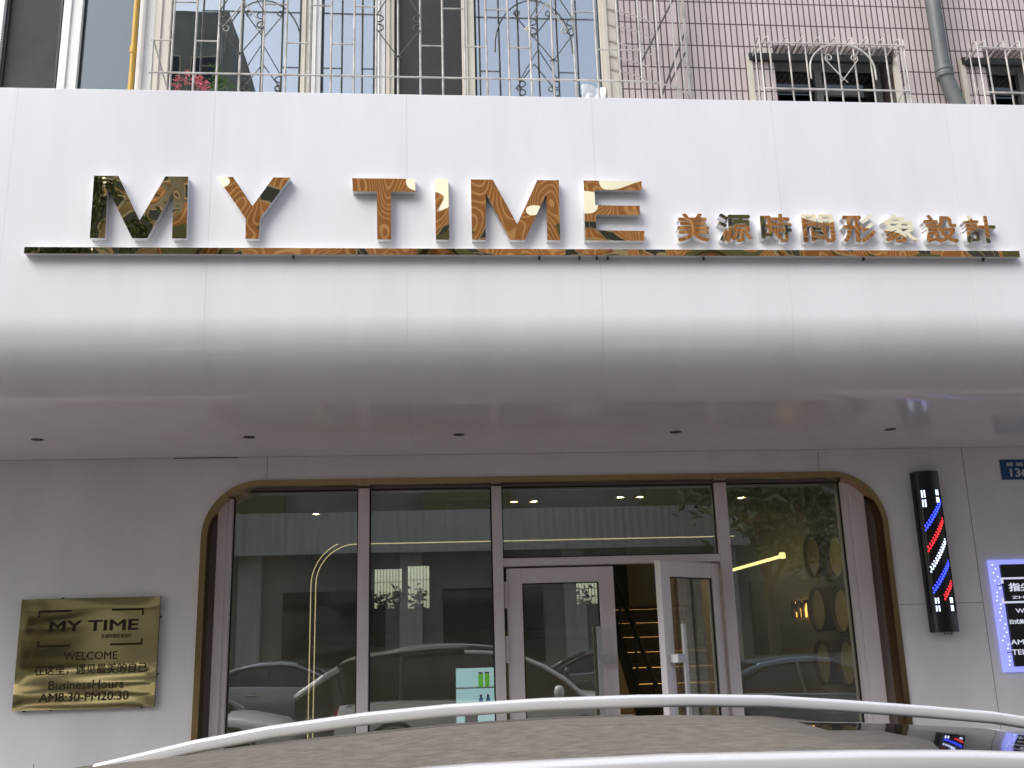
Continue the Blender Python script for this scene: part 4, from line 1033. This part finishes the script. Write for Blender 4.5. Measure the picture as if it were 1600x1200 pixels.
# ------------------------------------------------------------------ across the street (seen mirrored in the glass and the gold letters)
OY = -24.0
opp = thing('opposite_building', 'terracotta apartment block across the street, mirrored in the gold letters and the glass', 'building', (0, OY, 0))
MB().box(-8, 26, OY-10, OY, 0, 15.5).build('wall', M['terracotta'], opp)
MB().box(-26, -8.01, OY-10, OY+.3, 0, 14).build('wing_wall', M['ochre'], opp)
MB().box(-26, 26, OY+.41, OY+.5, 0, 8.0).build('ground_floor_wall', M['grey_render'], opp)
for k, (x, m_) in enumerate([(-22, 0), (-17, 1), (-12, 0), (-8.2, 1), (-3, 0), (2, 0), (7, 1), (12, 0), (17, 0), (22, 1)]):
    wd = MB().box(x-1.6, x+1.6, OY+.45, OY+.56, .2 if m_ else .9, 3.2).build('shop_window', M['shutter'] if m_ else M['carglass'], opp)
for x in (-9.7, -5.6, -.6, 4.6, 9.6, 14.6):
    MB().box(x-.35, x+.35, OY+.51, OY+.8, 0, 4.4).build('column', M['awning'], opp, bevel=.02)
aw = MB(); n_ = 240; vs_ = []
for i in range(n_+1):
    x = -14+30*i/n_; y = OY+1.5+(.025 if i % 2 else 0)
    vs_ += [(x, y, 4.3), (x, y-.1, 5.6)]
aw.add(vs_, [(2*i, 2*i+2, 2*i+3, 2*i+1) for i in range(n_)]).build('corrugated_awning', M['awning'], opp)
M['olive'] = mat('olive_panel', (.15, .16, .07), .7, var=.2)
M['band'] = mat('cream_band', (.6, .5, .36), .8, var=.15)
for fl in range(4):
    z = 6.4+fl*2.9
    if fl < 3:
        MB().box(-8, 26, OY+.001, OY+.35, z-1.0, z-.75).build('floor_band', M['band'], opp)
    for k in range(9):
        x = -6+k*3.6
        if z+1.5 > 15.4: continue
        f = MB().box(x-.85, x+.85, OY+.002, OY+.08, z, z+1.5).build('window', M['band'], opp)
        MB().box(x-.75, x-.03, OY+.081, OY+.09, z+.1, z+1.4).box(x+.03, x+.75, OY+.081, OY+.09, z+.1, z+1.4).build('pane', M['carglass'], f)
        if (k+fl) % 2 == 0: MB().box(x-1.4, x+1.4, OY+.1, OY+1.1, z-.9, z+.15).build('balcony', M['olive'], opp)
    for k in range(5):
        x = -24+k*3.6
        if z+1.5 > 13.9: continue
        f = MB().box(x-.85, x+.85, OY+.302, OY+.38, z, z+1.5).build('window', M['band'], opp)
        MB().box(x-.75, x-.03, OY+.381, OY+.39, z+.1, z+1.4).box(x+.03, x+.75, OY+.381, OY+.39, z+.1, z+1.4).build('pane', M['carglass'], f)
tow = thing('apartment_tower', 'grey apartment tower far behind the street, mirrored in the left upper window', 'building', (-11.3, -36, 0))
MB().box(-13.2, -9.3, -42, -34, 0, 31).build('wall', M['grey_render'], tow)
for fl in range(9):
    for x in (-12.2, -10.4):
        f = MB().box(x-.65, x+.65, -33.999, -33.9, 3+fl*3, 4.6+fl*3).build('window', M['band'], tow)
        MB().box(x-.58, x+.58, -33.899, -33.88, 3.1+fl*3, 4.5+fl*3).build('pane', M['carglass'], f)
def make_tree(label, x, y, h, cr, seed):
    rn = random.Random(seed)
    t = thing('street_tree', label, 'tree', (x, y, 0), 'street trees')
    tr = MB().tube([(x, y, 0), (x+.05, y, h*.25), (x-.05, y+.05, h*.5), (x, y, h*.8)], [.2, .16, .12, .05], 10)
    blobs = []
    for i in range(9):
        a = rn.uniform(0, 6.28); rr = cr*rn.uniform(.2, .7); z = h*rn.uniform(.5, .92)
        p = (x+rr*math.cos(a), y+rr*math.sin(a), z); blobs.append(p)
        tr.tube([(x, y, h*rn.uniform(.3, .5)), (x+.5*(p[0]-x), y+.5*(p[1]-y), z*.85), p], [.08, .05, .02], 6)
    tr.build('trunk', M['trunk'], t, smooth=60)
    cw = MB()
    for p in blobs: leafy(cw, p, 650, (cr*.24, cr*.24, h*.07), .42, rn, .8)
    cw.build('crown', M['crown'], t)
make_tree('tall dense street tree mirrored green in the first letter M', -10.4, -19.5, 14, 3.0, 1)
make_tree('street tree mirrored in the upper right window pane', 9.5, -19.0, 8.5, 2.2, 2)
make_tree('tall street tree far to the left across the street', -15, -20.5, 13, 3.2, 3)
